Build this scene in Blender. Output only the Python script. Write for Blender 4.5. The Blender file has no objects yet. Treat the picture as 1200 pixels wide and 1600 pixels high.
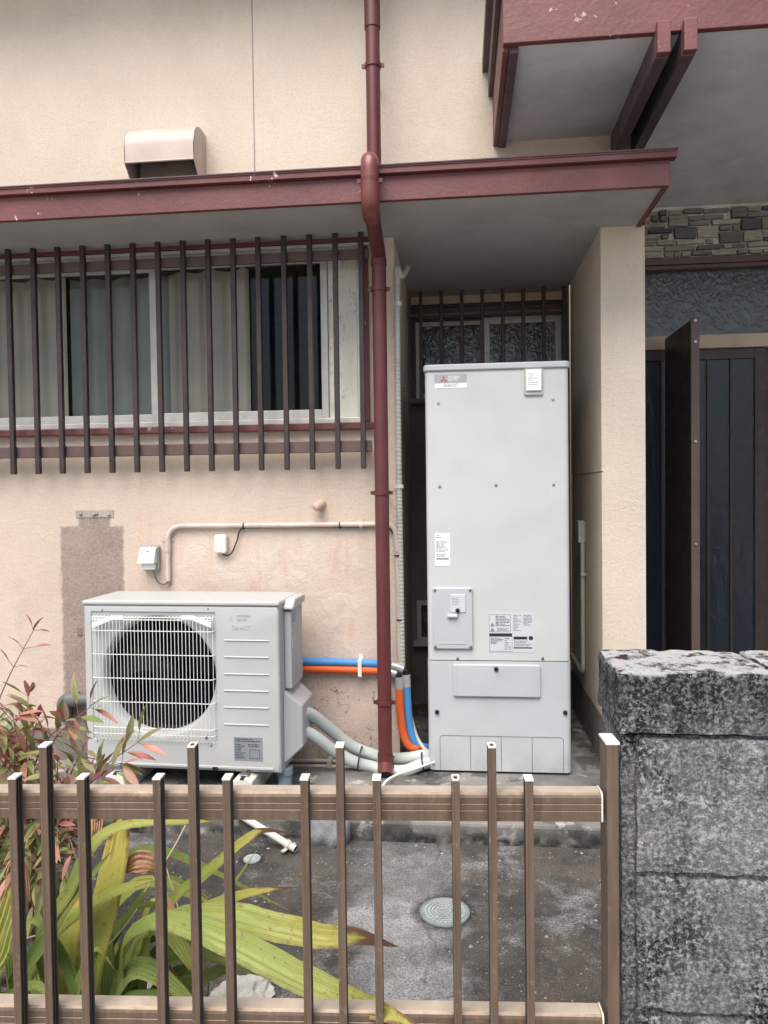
import bpy, math, random
from mathutils import Vector, Matrix

# ------------------------------------------------------------------ camera, sky, sun, exposure
sc = bpy.context.scene
COL = sc.collection
F = 1150.0                                    # focal length in pixels of the 1200x1600 photograph
YAW, PITCH, ROLL = math.radians(5.8), math.radians(1.5), math.radians(0.75)
CAM = Vector((0, 0, 1.32))
fwd = Vector((-math.sin(YAW) * math.cos(PITCH), math.cos(YAW) * math.cos(PITCH), -math.sin(PITCH)))
right0 = Vector((math.cos(YAW), math.sin(YAW), 0))
up0 = right0.cross(fwd)
cr, ur = right0 * math.cos(ROLL) - up0 * math.sin(ROLL), up0 * math.cos(ROLL) + right0 * math.sin(ROLL)
cd = bpy.data.cameras.new('camera')
cam = bpy.data.objects.new('camera', cd); COL.objects.link(cam)
cam.matrix_world = Matrix(((cr.x, ur.x, -fwd.x, CAM.x), (cr.y, ur.y, -fwd.y, CAM.y), (cr.z, ur.z, -fwd.z, CAM.z), (0, 0, 0, 1)))
cd.sensor_fit = 'HORIZONTAL'; cd.sensor_width = 36; cd.lens = 36 * F / 1200
cd.clip_start = 0.02; cd.clip_end = 3000
sc.camera = cam

SUN_EL, SUN_AZ = math.radians(60), math.radians(196)      # azimuth clockwise from +Y: behind the camera, a little left
w = bpy.data.worlds.new('World'); sc.world = w; w.use_nodes = True
nt = w.node_tree; bg = nt.nodes['Background']
sky = nt.nodes.new('ShaderNodeTexSky'); sky.sky_type = 'NISHITA'; sky.sun_disc = False
sky.sun_elevation = SUN_EL; sky.sun_rotation = SUN_AZ
sky.air_density = 1.0; sky.dust_density = 3.0; sky.ozone_density = 0.6
nt.links.new(sky.outputs[0], bg.inputs[0]); bg.inputs[1].default_value = 0.06
sd = bpy.data.lights.new('sun', 'SUN'); sd.energy = 1.5; sd.angle = math.radians(50); sd.color = (1, .95, .885)
sun = bpy.data.objects.new('sun', sd); COL.objects.link(sun)
sdir = Vector((math.sin(SUN_AZ) * math.cos(SUN_EL), math.cos(SUN_AZ) * math.cos(SUN_EL), math.sin(SUN_EL)))
sun.rotation_euler = sdir.to_track_quat('Z', 'Y').to_euler()
sc.view_settings.view_transform = 'Standard'; sc.view_settings.look = 'None'
sc.view_settings.gamma = 1; sc.view_settings.exposure = 1.7
sc.render.engine = 'CYCLES'
sc.cycles.use_denoising = True
sc.cycles.max_bounces = 8; sc.cycles.transparent_max_bounces = 16
sc.cycles.caustics_reflective = False; sc.cycles.caustics_refractive = False
sc.cycles.sample_clamp_indirect = 6

random.seed(7)

# ------------------------------------------------------------------ measuring helpers: a point of the photo on a known plane of the place
def ray(px, py):
    return fwd + cr * ((px - 600) / F) + ur * ((800 - py) / F)
def P(px, py, Y):
    r = ray(px, py); return CAM + r * ((Y - CAM.y) / r.y)
def PZ(px, py, z):
    r = ray(px, py); return CAM + r * ((z - CAM.z) / r.z)
def PX(px, py, X):
    r = ray(px, py); return CAM + r * ((X - CAM.x) / r.x)
def PN(px, py, pt, n):
    r = ray(px, py); return CAM + r * ((pt - CAM).dot(n) / r.dot(n))

# ------------------------------------------------------------------ mesh helpers
class MB:
    def __init__(s): s.v = []; s.f = []; s.m = []; s.uv = None
    def add(s, vs, fs, m=0):
        o = len(s.v); s.v += [tuple(a) for a in vs]
        for f in fs: s.f.append(tuple(i + o for i in f)); s.m.append(m)
        return s
    def box(s, x0, x1, y0, y1, z0, z1, m=0):
        if x0 > x1: x0, x1 = x1, x0
        if y0 > y1: y0, y1 = y1, y0
        if z0 > z1: z0, z1 = z1, z0
        return s.add([(x0,y0,z0),(x1,y0,z0),(x1,y1,z0),(x0,y1,z0),(x0,y0,z1),(x1,y0,z1),(x1,y1,z1),(x0,y1,z1)],
                     [(0,3,2,1),(4,5,6,7),(0,1,5,4),(1,2,6,5),(2,3,7,6),(3,0,4,7)], m)
    def prism(s, pts, axis, a, b, m=0):
        """polygon pts (2D) extruded along axis from a to b; 2D axes are the other two in xyz order"""
        n = len(pts)
        def mk(p, t):
            return {'x': (t, p[0], p[1]), 'y': (p[0], t, p[1]), 'z': (p[0], p[1], t)}[axis]
        vs = [mk(p, a) for p in pts] + [mk(p, b) for p in pts]
        fs = [tuple(range(n)), tuple(range(2*n-1, n-1, -1))] + [(i, i+n, (i+1) % n + n, (i+1) % n) for i in range(n)]
        return s.add(vs, fs, m)
    def tube(s, pts, r, seg=10, m=0, cap=True, closed=False, flat=1.0):
        pts = [Vector(p) for p in pts]; n = len(pts)
        rr = r if isinstance(r, (list, tuple)) else [r] * n
        T = []
        for i in range(n):
            a = pts[max(i-1, 0)]; b = pts[min(i+1, n-1)]
            T.append((b - a).normalized() if (b-a).length > 1e-9 else Vector((0,0,1)))
        ref = Vector((0,0,1)) if abs(T[0].z) < .9 else Vector((1,0,0))
        N = T[0].cross(ref).normalized()
        vs = []
        for i in range(n):
            N = (N - T[i] * N.dot(T[i])).normalized(); B = T[i].cross(N)
            for k in range(seg):
                a = 2*math.pi*k/seg
                vs.append(pts[i] + (N*math.cos(a) + B*math.sin(a)*flat) * rr[i])
        fs = []
        for i in range(n-1):
            for k in range(seg):
                fs.append((i*seg+k, i*seg+(k+1) % seg, (i+1)*seg+(k+1) % seg, (i+1)*seg+k))
        if cap: fs += [tuple(range(seg-1, -1, -1)), tuple((n-1)*seg+k for k in range(seg))]
        return s.add(vs, fs, m)
    def lathe(s, prof, c, axis='y', seg=32, m=0):
        """profile (radius, offset along axis)"""
        vs = []; n = len(prof)
        for r, t in prof:
            for k in range(seg):
                a = 2*math.pi*k/seg; u, q = r*math.cos(a), r*math.sin(a)
                vs.append({'y': (c[0]+u, c[1]+t, c[2]+q), 'z': (c[0]+u, c[1]+q, c[2]+t), 'x': (c[0]+t, c[1]+u, c[2]+q)}[axis])
        fs = [(i*seg+k, i*seg+(k+1) % seg, (i+1)*seg+(k+1) % seg, (i+1)*seg+k) for i in range(n-1) for k in range(seg)]
        return s.add(vs, fs, m)
    def mesh(s, name, mats, smooth=None):
        me = bpy.data.meshes.new(name); me.from_pydata(s.v, [], s.f)
        for mt in (mats if isinstance(mats, (list, tuple)) else [mats]): me.materials.append(mt)
        me.polygons.foreach_set('material_index', s.m)
        if s.uv:
            l = me.uv_layers.new(name='UVMap')
            for lp in me.loops: l.data[lp.index].uv = s.uv[lp.vertex_index]
        me.validate(); me.update()
        if smooth is not None:
            me.polygons.foreach_set('use_smooth', [True]*len(me.polygons))
            me.set_sharp_from_angle(angle=math.radians(smooth))
        return me
def place(name, me, parent=None, loc=None, rot=None, bevel=0, label=None, cat=None, group=None, kind=None, seg=2):
    o = bpy.data.objects.new(name, me); COL.objects.link(o)
    if parent is not None:
        o.parent = parent
        if parent.type == 'EMPTY' and not parent.get('_local'):
            o.matrix_parent_inverse = Matrix.Translation(-parent.location)
    if loc is not None: o.location = loc
    if rot is not None: o.rotation_euler = rot
    if bevel:
        b = o.modifiers.new('bevel', 'BEVEL'); b.width = bevel; b.segments = seg; b.limit_method = 'ANGLE'; b.angle_limit = math.radians(40)
    if label: o['label'] = label
    if cat: o['category'] = cat
    if group: o['group'] = group
    if kind: o['kind'] = kind
    return o
def ob(name, mb, mats, parent=None, smooth=None, **k):
    return place(name, mb.mesh(name, mats, smooth), parent, **k)
LOCALS = set()
def thing(name, label, cat, loc=(0,0,0), rotz=0, group=None, local=False):
    o = bpy.data.objects.new(name, None); COL.objects.link(o); o.empty_display_size = .05
    o.location = loc; o.rotation_euler = (0,0,rotz); o['label'] = label; o['category'] = cat
    if group: o['group'] = group
    if local: o['_local'] = 1; LOCALS.add(o)
    return o
def bx(*a):
    return MB().box(*a)
def catmull(pts, n=8):
    pts = [Vector(p) for p in pts]
    q = [pts[0]*2 - pts[1]] + pts + [pts[-1]*2 - pts[-2]]
    out = []
    for i in range(1, len(q)-2):
        p0, p1, p2, p3 = q[i-1], q[i], q[i+1], q[i+2]
        for k in range(n):
            t = k/n
            out.append(.5*((2*p1) + (p2-p0)*t + (2*p0-5*p1+4*p2-p3)*t*t + (3*p1-p0-3*p2+p3)*t**3))
    out.append(pts[-1]); return out
def fillet(pts, rad, n=6):
    pts = [Vector(p) for p in pts]; out = [pts[0]]
    for i in range(1, len(pts)-1):
        a, b, c = pts[i-1], pts[i], pts[i+1]
        ra = min(rad, (a-b).length*.49, (c-b).length*.49)
        p = b + (a-b).normalized()*ra; q = b + (c-b).normalized()*ra
        for k in range(n+1):
            t = k/n; out.append(p*(1-t)**2 + b*2*t*(1-t) + q*t*t)
    out.append(pts[-1]); return out
def rrect(x0, x1, z0, z1, r, n=5):
    out = []
    for cx, cz, a0 in ((x1-r, z1-r, 0), (x0+r, z1-r, 90), (x0+r, z0+r, 180), (x1-r, z0+r, 270)):
        for k in range(n+1):
            a = math.radians(a0 + 90*k/n); out.append((cx + r*math.cos(a), cz + r*math.sin(a)))
    return out
def text_mesh(body, size, mat, depth=0.0006, squeeze=1.0):
    c = bpy.data.curves.new('lettering', 'FONT'); c.body = body; c.size = size; c.extrude = depth
    c.align_x = 'LEFT'; c.resolution_u = 3
    o = bpy.data.objects.new('lettering', c)
    me = bpy.data.meshes.new_from_object(o)
    bpy.data.objects.remove(o)
    for v in me.vertices: x, y, z = v.co; v.co = (x*squeeze, -z, y)
    me.materials.clear(); me.materials.append(mat)
    return me

# ------------------------------------------------------------------ materials
def S(*rgb):
    f = lambda c: ((c/255+.055)/1.055)**2.4 if c > 10 else c/255/12.92
    return tuple(f(c) for c in rgb)
class NT:
    def __init__(s, name):
        s.m = bpy.data.materials.new(name); s.m.use_nodes = True
        s.nt = s.m.node_tree; s.b = s.nt.nodes['Principled BSDF']; s.out = s.nt.nodes['Material Output']
        s.pos = s.n('ShaderNodeNewGeometry').outputs['Position']
    def n(s, t, **k):
        o = s.nt.nodes.new(t)
        for a, b in k.items(): setattr(o, a, b)
        return o
    def l(s, a, b): s.nt.links.new(a, b)
    def val(s, sock, v):
        if hasattr(v, 'is_output'): s.l(v, sock)
        else: sock.default_value = v
    def math(s, op, a, b=0.0, clamp=False):
        o = s.n('ShaderNodeMath', operation=op, use_clamp=clamp); s.val(o.inputs[0], a); s.val(o.inputs[1], b); return o.outputs[0]
    def noise(s, scale, lo=0., hi=1., detail=4, stretch=(1,1,1), rough=.6, off=(0,0,0), src=None, dist=0.):
        mp = s.n('ShaderNodeMapping'); mp.inputs['Scale'].default_value = stretch; mp.inputs['Location'].default_value = off
        s.l(src or s.pos, mp.inputs['Vector'])
        t = s.n('ShaderNodeTexNoise'); t.inputs['Scale'].default_value = scale; t.inputs['Detail'].default_value = detail
        t.inputs['Roughness'].default_value = rough; t.inputs['Distortion'].default_value = dist
        s.l(mp.outputs[0], t.inputs['Vector'])
        return s.mr(t.outputs['Fac'], lo, hi)
    def voro(s, scale, lo, hi, feature='F1', stretch=(1,1,1)):
        mp = s.n('ShaderNodeMapping'); mp.inputs['Scale'].default_value = stretch; s.l(s.pos, mp.inputs['Vector'])
        t = s.n('ShaderNodeTexVoronoi', feature=feature); t.inputs['Scale'].default_value = scale
        s.l(mp.outputs[0], t.inputs['Vector'])
        return s.mr(t.outputs['Distance'], lo, hi)
    def mr(s, v, lo, hi, a=0., b=1.):
        o = s.n('ShaderNodeMapRange'); s.val(o.inputs[0], v)
        for i, q in enumerate((lo, hi, a, b)): o.inputs[i+1].default_value = q
        return o.outputs[0]
    def mix(s, fac, a, b):
        o = s.n('ShaderNodeMix', data_type='RGBA'); s.val(o.inputs[0], fac)
        for sk, c in ((o.inputs[6], a), (o.inputs[7], b)):
            if hasattr(c, 'is_output'): s.l(c, sk)
            else: sk.default_value = (*c[:3], 1)
        return o.outputs[2]
    def xyz(s, src=None):
        o = s.n('ShaderNodeSeparateXYZ'); s.l(src or s.pos, o.inputs[0]); return o.outputs
    def boxmask(s, x0, x1, z0, z1, soft=.02, wob=.03, wscale=14):
        X, _, Z = s.xyz(); nz = s.math('MULTIPLY', s.math('SUBTRACT', s.noise(wscale), .5), wob)
        X = s.math('ADD', X, nz); Z = s.math('ADD', Z, nz)
        a = s.math('MULTIPLY', s.mr(X, x0-soft, x0+soft), s.mr(X, x1+soft, x1-soft))
        b = s.math('MULTIPLY', s.mr(Z, z0-soft, z0+soft), s.mr(Z, z1+soft, z1-soft))
        return s.math('MULTIPLY', a, b)
    def crack(s, scale, width, dist=.06):
        nz = s.n('ShaderNodeTexNoise'); nz.inputs['Scale'].default_value = scale*2.3; nz.inputs['Detail'].default_value = 6; s.l(s.pos, nz.inputs['Vector'])
        v = s.n('ShaderNodeVectorMath', operation='MULTIPLY_ADD'); s.l(nz.outputs['Color'], v.inputs[0]); v.inputs[1].default_value = (dist*4,)*3; s.l(s.pos, v.inputs[2])
        t = s.n('ShaderNodeTexVoronoi', feature='DISTANCE_TO_EDGE'); t.inputs['Scale'].default_value = scale; s.l(v.outputs[0], t.inputs['Vector'])
        return s.mr(t.outputs['Distance'], width, width*.3)
    def bump(s, h, dist, strength=1., prev=None):
        o = s.n('ShaderNodeBump'); o.inputs['Distance'].default_value = dist; o.inputs['Strength'].default_value = strength
        s.l(h, o.inputs['Height'])
        if prev is not None: s.l(prev, o.inputs['Normal'])
        return o.outputs[0]
    def done(s, col=None, rough=.6, metal=0., spec=.5, normal=None, **k):
        if col is not None: 
            if hasattr(col, 'is_output'): s.l(col, s.b.inputs['Base Color'])
            else: s.b.inputs['Base Color'].default_value = (*col[:3], 1)
        s.val(s.b.inputs['Roughness'], rough); s.val(s.b.inputs['Metallic'], metal)
        s.b.inputs['Specular IOR Level'].default_value = spec
        if normal is not None: s.l(normal, s.b.inputs['Normal'])
        for a, b in k.items(): s.val(s.b.inputs[a.replace('_', ' ')], b)
        return s.m
def simple(name, col, rough=.5, metal=0., dirt=None, dirt_amt=.3, dscale=9, var=.08, bump=0, bscale=200, spec=.5, stretch=(1,1,1)):
    t = NT(name)
    c2 = tuple(min(1, q*(1+2*var)) for q in col); c1 = tuple(q*(1-var) for q in col)
    c = t.mix(t.noise(6, .3, .7, 5), c1, c2)
    if dirt: c = t.mix(t.math('MULTIPLY', t.noise(dscale, .48, .75, 6, stretch, .7), dirt_amt), c, dirt)
    nm = t.bump(t.noise(bscale, detail=2), bump) if bump else None
    rg = t.mr(t.noise(15, .3, .7, 4), 0, 1, max(.02, rough-.08), min(1, rough+.08))
    return t.done(c, rg, metal, spec, nm)

W = 3.37            # plane of the stucco front wall
BACK = 4.30         # plane of the alcove's back wall
SLAB = 0.08

def stucco(name, base, stains=False):
    t = NT(name)
    c = t.mix(t.noise(1.3, .3, .7, 6), tuple(q*.9 for q in base), tuple(min(1, q*1.08) for q in base))
    c = t.mix(t.math('MULTIPLY', t.noise(3, .5, .72, 7, (1,1,.5)), .22), c, S(204, 182, 160))
    c = t.mix(t.math('MULTIPLY', t.noise(4, .55, .75, 7, (2.2,1,.25), off=(3,0,1)), .30), c, S(236, 226, 212))
    c = t.mix(t.math('MULTIPLY', t.noise(190, .52, .68, 4), .26), c, S(156, 138, 126))
    X, Y, Z = t.xyz()
    relief = t.noise(230, .25, .8, 6, rough=.7)
    big = t.noise(60, .3, .7, 3)
    h = t.math('ADD', t.math('MULTIPLY', relief, .7), t.math('MULTIPLY', big, .3))
    nm = t.bump(h, .0042, 1.)
    if stains:
        # imprint of the older heater that stood here, dusty wear, rust runs and a flaked patch: marks with a shape of their own
        a = P(98, 975, W); b = P(192, 822, W)
        imp = t.boxmask(a.x, b.x, SLAB+.1, b.z, .007, .03, 40)
        a2 = P(122, 822, W); b2 = P(172, 806, W)
        imp = t.math('MAXIMUM', imp, t.boxmask(a2.x, b2.x, a2.z-.02, b2.z, .006, .03, 40))
        low = t.math('MULTIPLY', t.mr(Z, 1.55, .6), .45)
        c = t.mix(t.math('MULTIPLY', low, t.noise(2.2, .25, .7, 6)), c, S(205, 178, 172))
        c = t.mix(t.math('MULTIPLY', t.math('MULTIPLY', t.mr(Z, 1.2, .5), t.noise(5, .5, .66, 8, off=(6,2,3), rough=.7)), .5), c, S(188, 160, 152))
        c = t.mix(t.math('MULTIPLY', t.noise(7, .58, .7, 7, (1.8,1,.3), .7, off=(1,9,2)), .35), c, S(214, 172, 140))
        c = t.mix(t.math('MULTIPLY', imp, t.math('MULTIPLY', t.mr(t.noise(120, .3, .7, 3), 0, 1, .6, .95), t.mr(t.noise(5, .3, .7, 6), 0, 1, .75, 1.))), c, S(130, 113, 108))
        a = P(285, 1010, W); b = P(575, 826, W)
        pk = t.boxmask(a.x, b.x, a.z, b.z, .06, .16, 7)
        fl = t.math('MULTIPLY', pk, t.noise(8, .46, .6, 6, dist=.4))
        c = t.mix(t.math('MULTIPLY', fl, .55), c, S(226, 214, 200))
        rust = t.math('MULTIPLY', pk, t.noise(6, .56, .7, 5, (2.4,1,.4), off=(5,0,2)))
        c = t.mix(t.math('MULTIPLY', rust, .55), c, S(214, 166, 136))
        nm = t.bump(fl, .0018, .9, nm)
        a = P(462, 1190, W); b = P(596, 1060, W)
        cr_ = t.math('MULTIPLY', t.boxmask(a.x, b.x, a.z, b.z, .05, .1), t.math('MAXIMUM', t.noise(14, .60, .65, 8, (1.6,1,.7), .75), t.math('MULTIPLY', t.crack(5, .012), t.noise(5, .45, .6, 4))))
        c = t.mix(cr_, c, S(110, 92, 86))
        foot = t.math('MULTIPLY', t.mr(Z, .34, .08), t.noise(5, .4, .7, 6, (1,1,.5)))
        c = t.mix(t.math('MULTIPLY', foot, .75), c, S(92, 84, 82))
    else:
        foot = t.math('MULTIPLY', t.mr(Z, .5, .1), t.noise(5, .4, .7, 6, (1,1,.5)))
        c = t.mix(t.math('MULTIPLY', foot, .6), c, S(92, 84, 82))
    return t.done(c, .92, 0, .25, nm)
STUCCO = stucco('stucco_front', S(226, 208, 190), True)
STUCCO_P = stucco('stucco_pillar', S(231, 216, 197))
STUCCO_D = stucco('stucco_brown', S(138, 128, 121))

def red_paint():
    t = NT('red_paint')
    c = t.mix(t.noise(4, .3, .7, 6), S(98, 53, 52), S(116, 65, 64))
    c = t.mix(t.math('MULTIPLY', t.noise(7, .5, .75, 7, (1,1,1.5), .7), .7), c, S(96, 60, 62))
    c = t.mix(t.math('MULTIPLY', t.noise(40, .62, .72, 6, rough=.7), .5), c, S(70, 34, 34))
    chip = t.math('MULTIPLY', t.noise(26, .63, .655, 7, rough=.65), t.noise(2.2, .53, .62, 3, off=(2.3,0,0)))
    c = t.mix(chip, c, S(226, 214, 208))
    return t.done(c, t.mr(t.noise(11), .3, .7, .38, .6), 0, .5, t.bump(t.noise(60, detail=5), .0015))
RED = red_paint()
PIPE_RED = simple('red_pipe_paint', S(94, 47, 45), .42, dirt=S(74, 36, 36), dirt_amt=.6, dscale=14, var=.1, stretch=(1,1,.3))
PIPE_RED2 = simple('red_pipe_newer', S(114, 62, 60), .36, dirt=S(110, 48, 46), dirt_amt=.4, dscale=14)
DARKTRIM = simple('dark_flashing', S(84, 70, 74), .5, dirt=S(120, 84, 84), dirt_amt=.5, dscale=12)
SOFFIT = simple('soffit_board', S(172, 170, 168), .85, dirt=S(142, 138, 134), dirt_amt=.5, dscale=2.5, var=.06, bump=.0006, bscale=90)
SOFFIT2 = simple('soffit_board_grey', S(206, 208, 212), .85, dirt=S(160, 160, 160), dirt_amt=.6, dscale=2.2, var=.06, bump=.0006, bscale=90)
BRONZE = simple('dark_bronze', S(66, 56, 54), .42, .4, dirt=S(98, 84, 78), dirt_amt=.4, dscale=20)
RAILB = simple('brown_rail', S(98, 80, 76), .5, .2, dirt=S(70, 58, 58), dirt_amt=.4)
WHITEAL = simple('window_aluminium', S(200, 198, 192), .4, .2, dirt=S(130, 124, 116), dirt_amt=.4)
CREAMW = simple('cream_wood', S(192, 172, 148), .6, dirt=S(140, 120, 100), dirt_amt=.4)
CONCRETE = simple('foundation_concrete', S(118, 114, 110), .9, dirt=S(70, 68, 66), dirt_amt=.8, dscale=6, bump=.002, bscale=120)
def tank_paint(name, col, rough):
    t = NT(name)
    X, Y, Z = t.xyz()
    g = t.math('MULTIPLY', t.noise(7, .5, .75, 7, (1,1,.3), .7), .10)
    c = t.mix(g, col, S(150, 146, 138))
    low = t.math('MULTIPLY', t.mr(Z, .22, .07), t.noise(14, .35, .7, 6))
    c = t.mix(t.math('MULTIPLY', low, .4), c, S(120, 114, 106))
    nm = t.bump(t.noise(2.2, .2, .8, 2), .02, .5)
    return t.done(c, t.mr(t.noise(9), .3, .7, rough-.05, rough+.08), 0, .5, nm)
TANKP = tank_paint('tank_paint', S(194, 196, 194), .34)
TANKC = tank_paint('tank_cover_paint', S(184, 187, 189), .38)
ACP = tank_paint('heat_pump_paint', S(180, 182, 181), .42)
ACS = simple('heat_pump_side', S(176, 177, 176), .5, 0, var=.006)
CREAM = simple('guard_cream', S(226, 227, 220), .4, var=.02)
BLACK = simple('black_plastic', S(26, 26, 28), .4, var=.02)
DARKIN = simple('dark_inside', S(22, 24, 30), .7, var=.1)
FAN = simple('fan_plastic', S(14, 16, 24), .6, var=.05, spec=.15)
FINS = simple('coil_fins', S(10, 14, 30), .8, 0, var=.2, dscale=40, spec=.15)
STEEL = simple('zinc_steel', S(170, 172, 176), .3, .9, dirt=S(90, 88, 84), dirt_amt=.4)
LABELW = simple('label_white', S(238, 238, 232), .45, var=.01)
LABELG = simple('label_grey', S(150, 154, 160), .4, .3, var=.02)
LABELT = simple('label_tank_tint', S(205, 207, 209), .4, .1, var=.01)
BADGE = simple('badge_silver', S(168, 170, 168), .35, .4, var=.02)
INK = simple('ink_dark', S(40, 44, 56), .5, var=.02)
INKG = simple('ink_grey', S(118, 122, 130), .5, var=.02)
LOGO_RED = simple('logo_red', S(214, 60, 56), .45, var=.02)
LOGO_WHITE = simple('logo_white', S(246, 246, 244), .45, var=.01)
PVC_BEIGE = simple('conduit_beige', S(200, 184, 172), .5, dirt=S(150, 132, 124), dirt_amt=.4, dscale=10)
PVC_GREY = simple('conduit_grey', S(186, 186, 176), .5, dirt=S(140, 134, 126), dirt_amt=.3, dscale=10)
BOXW = simple('plastic_white', S(214, 216, 206), .45, dirt=S(170, 166, 150), dirt_amt=.4, dscale=20)
INSUL = simple('insulation_grey', S(178, 186, 182), .7, dirt=S(160, 168, 162), dirt_amt=.3, dscale=16, bump=.0012, bscale=60)
PIPE_BLUE = simple('tube_blue', S(72, 138, 196), .6, var=.05)
PIPE_ORANGE = simple('tube_orange', S(222, 98, 44), .6, var=.05)
FOIL = simple('silver_tape', S(196, 198, 196), .4, .5, var=.1, bump=.002, bscale=70)
GREYPIPE = simple('vinyl_pipe_grey', S(96, 98, 102), .5, dirt=S(70, 68, 68), dirt_amt=.4)
BLUEGREY = simple('drain_hose_bluegrey', S(122, 138, 148), .5, dirt=S(90, 96, 100), dirt_amt=.4)
PLASTICBASE = simple('base_block_white', S(210, 208, 198), .55, dirt=S(150, 144, 132), dirt_amt=.5)
BRASS = simple('old_brass', S(180, 150, 90), .35, .8)
STUBC = simple('stub_painted', S(198, 174, 156), .6, dirt=S(160, 110, 80), dirt_amt=.5, dscale=20)
ROOM = simple('room_dark', S(86, 82, 78), .9, var=.2)
CURTAIN = simple('curtain_cloth', S(238, 234, 224), .9, var=.05)
CURTAIN2 = simple('curtain_teal', S(198, 204, 202), .9, var=.05)
VENTM = simple('vent_hood_paint', S(186, 172, 162), .45, dirt=S(180, 150, 138), dirt_amt=.35, dscale=8)
def fence_mat():
    t = NT('bronze_anodised'); 
    c = t.mix(t.noise(12, .3, .7, 5, (8,8,.6)), S(95, 79, 66), S(115, 98, 83))
    c = t.mix(t.math('MULTIPLY', t.noise(60, .6, .72, 6), .35), c, S(160, 146, 132))
    c = t.mix(t.math('MULTIPLY', t.noise(7, .5, .7, 8, (1,1,.5), .75), .45), c, S(78, 68, 62))
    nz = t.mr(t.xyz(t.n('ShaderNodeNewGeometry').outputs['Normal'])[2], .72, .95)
    top_light = t.math('MULTIPLY', nz, t.mr(t.noise(30, .3, .7, 5), 0, 1, .75, 1.))
    c = t.mix(top_light, c, S(178, 164, 148))  # bright highlight on upward fence faces, put into the colour
    return t.done(c, t.mr(t.noise(20), .3, .7, .36, .48), t.math('MULTIPLY', t.math('SUBTRACT', 1., top_light), .45), .5)
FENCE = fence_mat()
CAPB = simple('cap_beige', S(196, 188, 174), .6, dirt=S(140,128,112), dirt_amt=.5, dscale=60)
CAPW = simple('cap_faded_white', S(204, 202, 195), .5, dirt=S(190, 184, 176), dirt_amt=.4, dscale=60)

def glass_pane(name, tint, fac, rough, bump=None, spec=.5, sc_=9):
    """a thin pane: see-through share, body tint and a glossy face"""
    t = NT(name)
    t.done(tint, rough, 0, spec)
    if bump:
        h = t.noise(sc_, .3, .7, 3, (1.3,1,.8), .5, dist=1.6)
        t.l(t.bump(h, bump), t.b.inputs['Normal'])
    tr = t.n('ShaderNodeBsdfTransparent'); tr.inputs[0].default_value = (.92, .92, .9, 1)
    mx = t.n('ShaderNodeMixShader'); mx.inputs[0].default_value = fac
    t.l(t.b.outputs[0], mx.inputs[1]); t.l(tr.outputs[0], mx.inputs[2]); t.l(mx.outputs[0], t.out.inputs[0])
    return t.m
GLASS = glass_pane('window_glass', S(40, 44, 46), .84, .05, spec=1.)
RIPPLE = glass_pane('patterned_glass', S(62, 66, 67), .15, .08, .0022, 1.0, 24)
RIPPLE2 = glass_pane('door_glass', S(38, 44, 56), .2, .25, .0015, .6, 9)
def mould():
    t = NT('mouldy_frosted_glass')
    c = t.mix(t.noise(5, .3, .7, 6), S(214, 212, 194), S(232, 232, 220))
    X, Y, Z = t.xyz()
    m_ = t.math('MULTIPLY', t.noise(36, .52, .6, 7, (1,1,.5), .75), t.mr(t.noise(2.6, .35, .7, 3, (1,1,.6)), 0, 1, 0, .75))
    c = t.mix(m_, c, S(112, 108, 84))
    return t.done(c, .35, 0, .5)
MOULD = mould()

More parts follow.
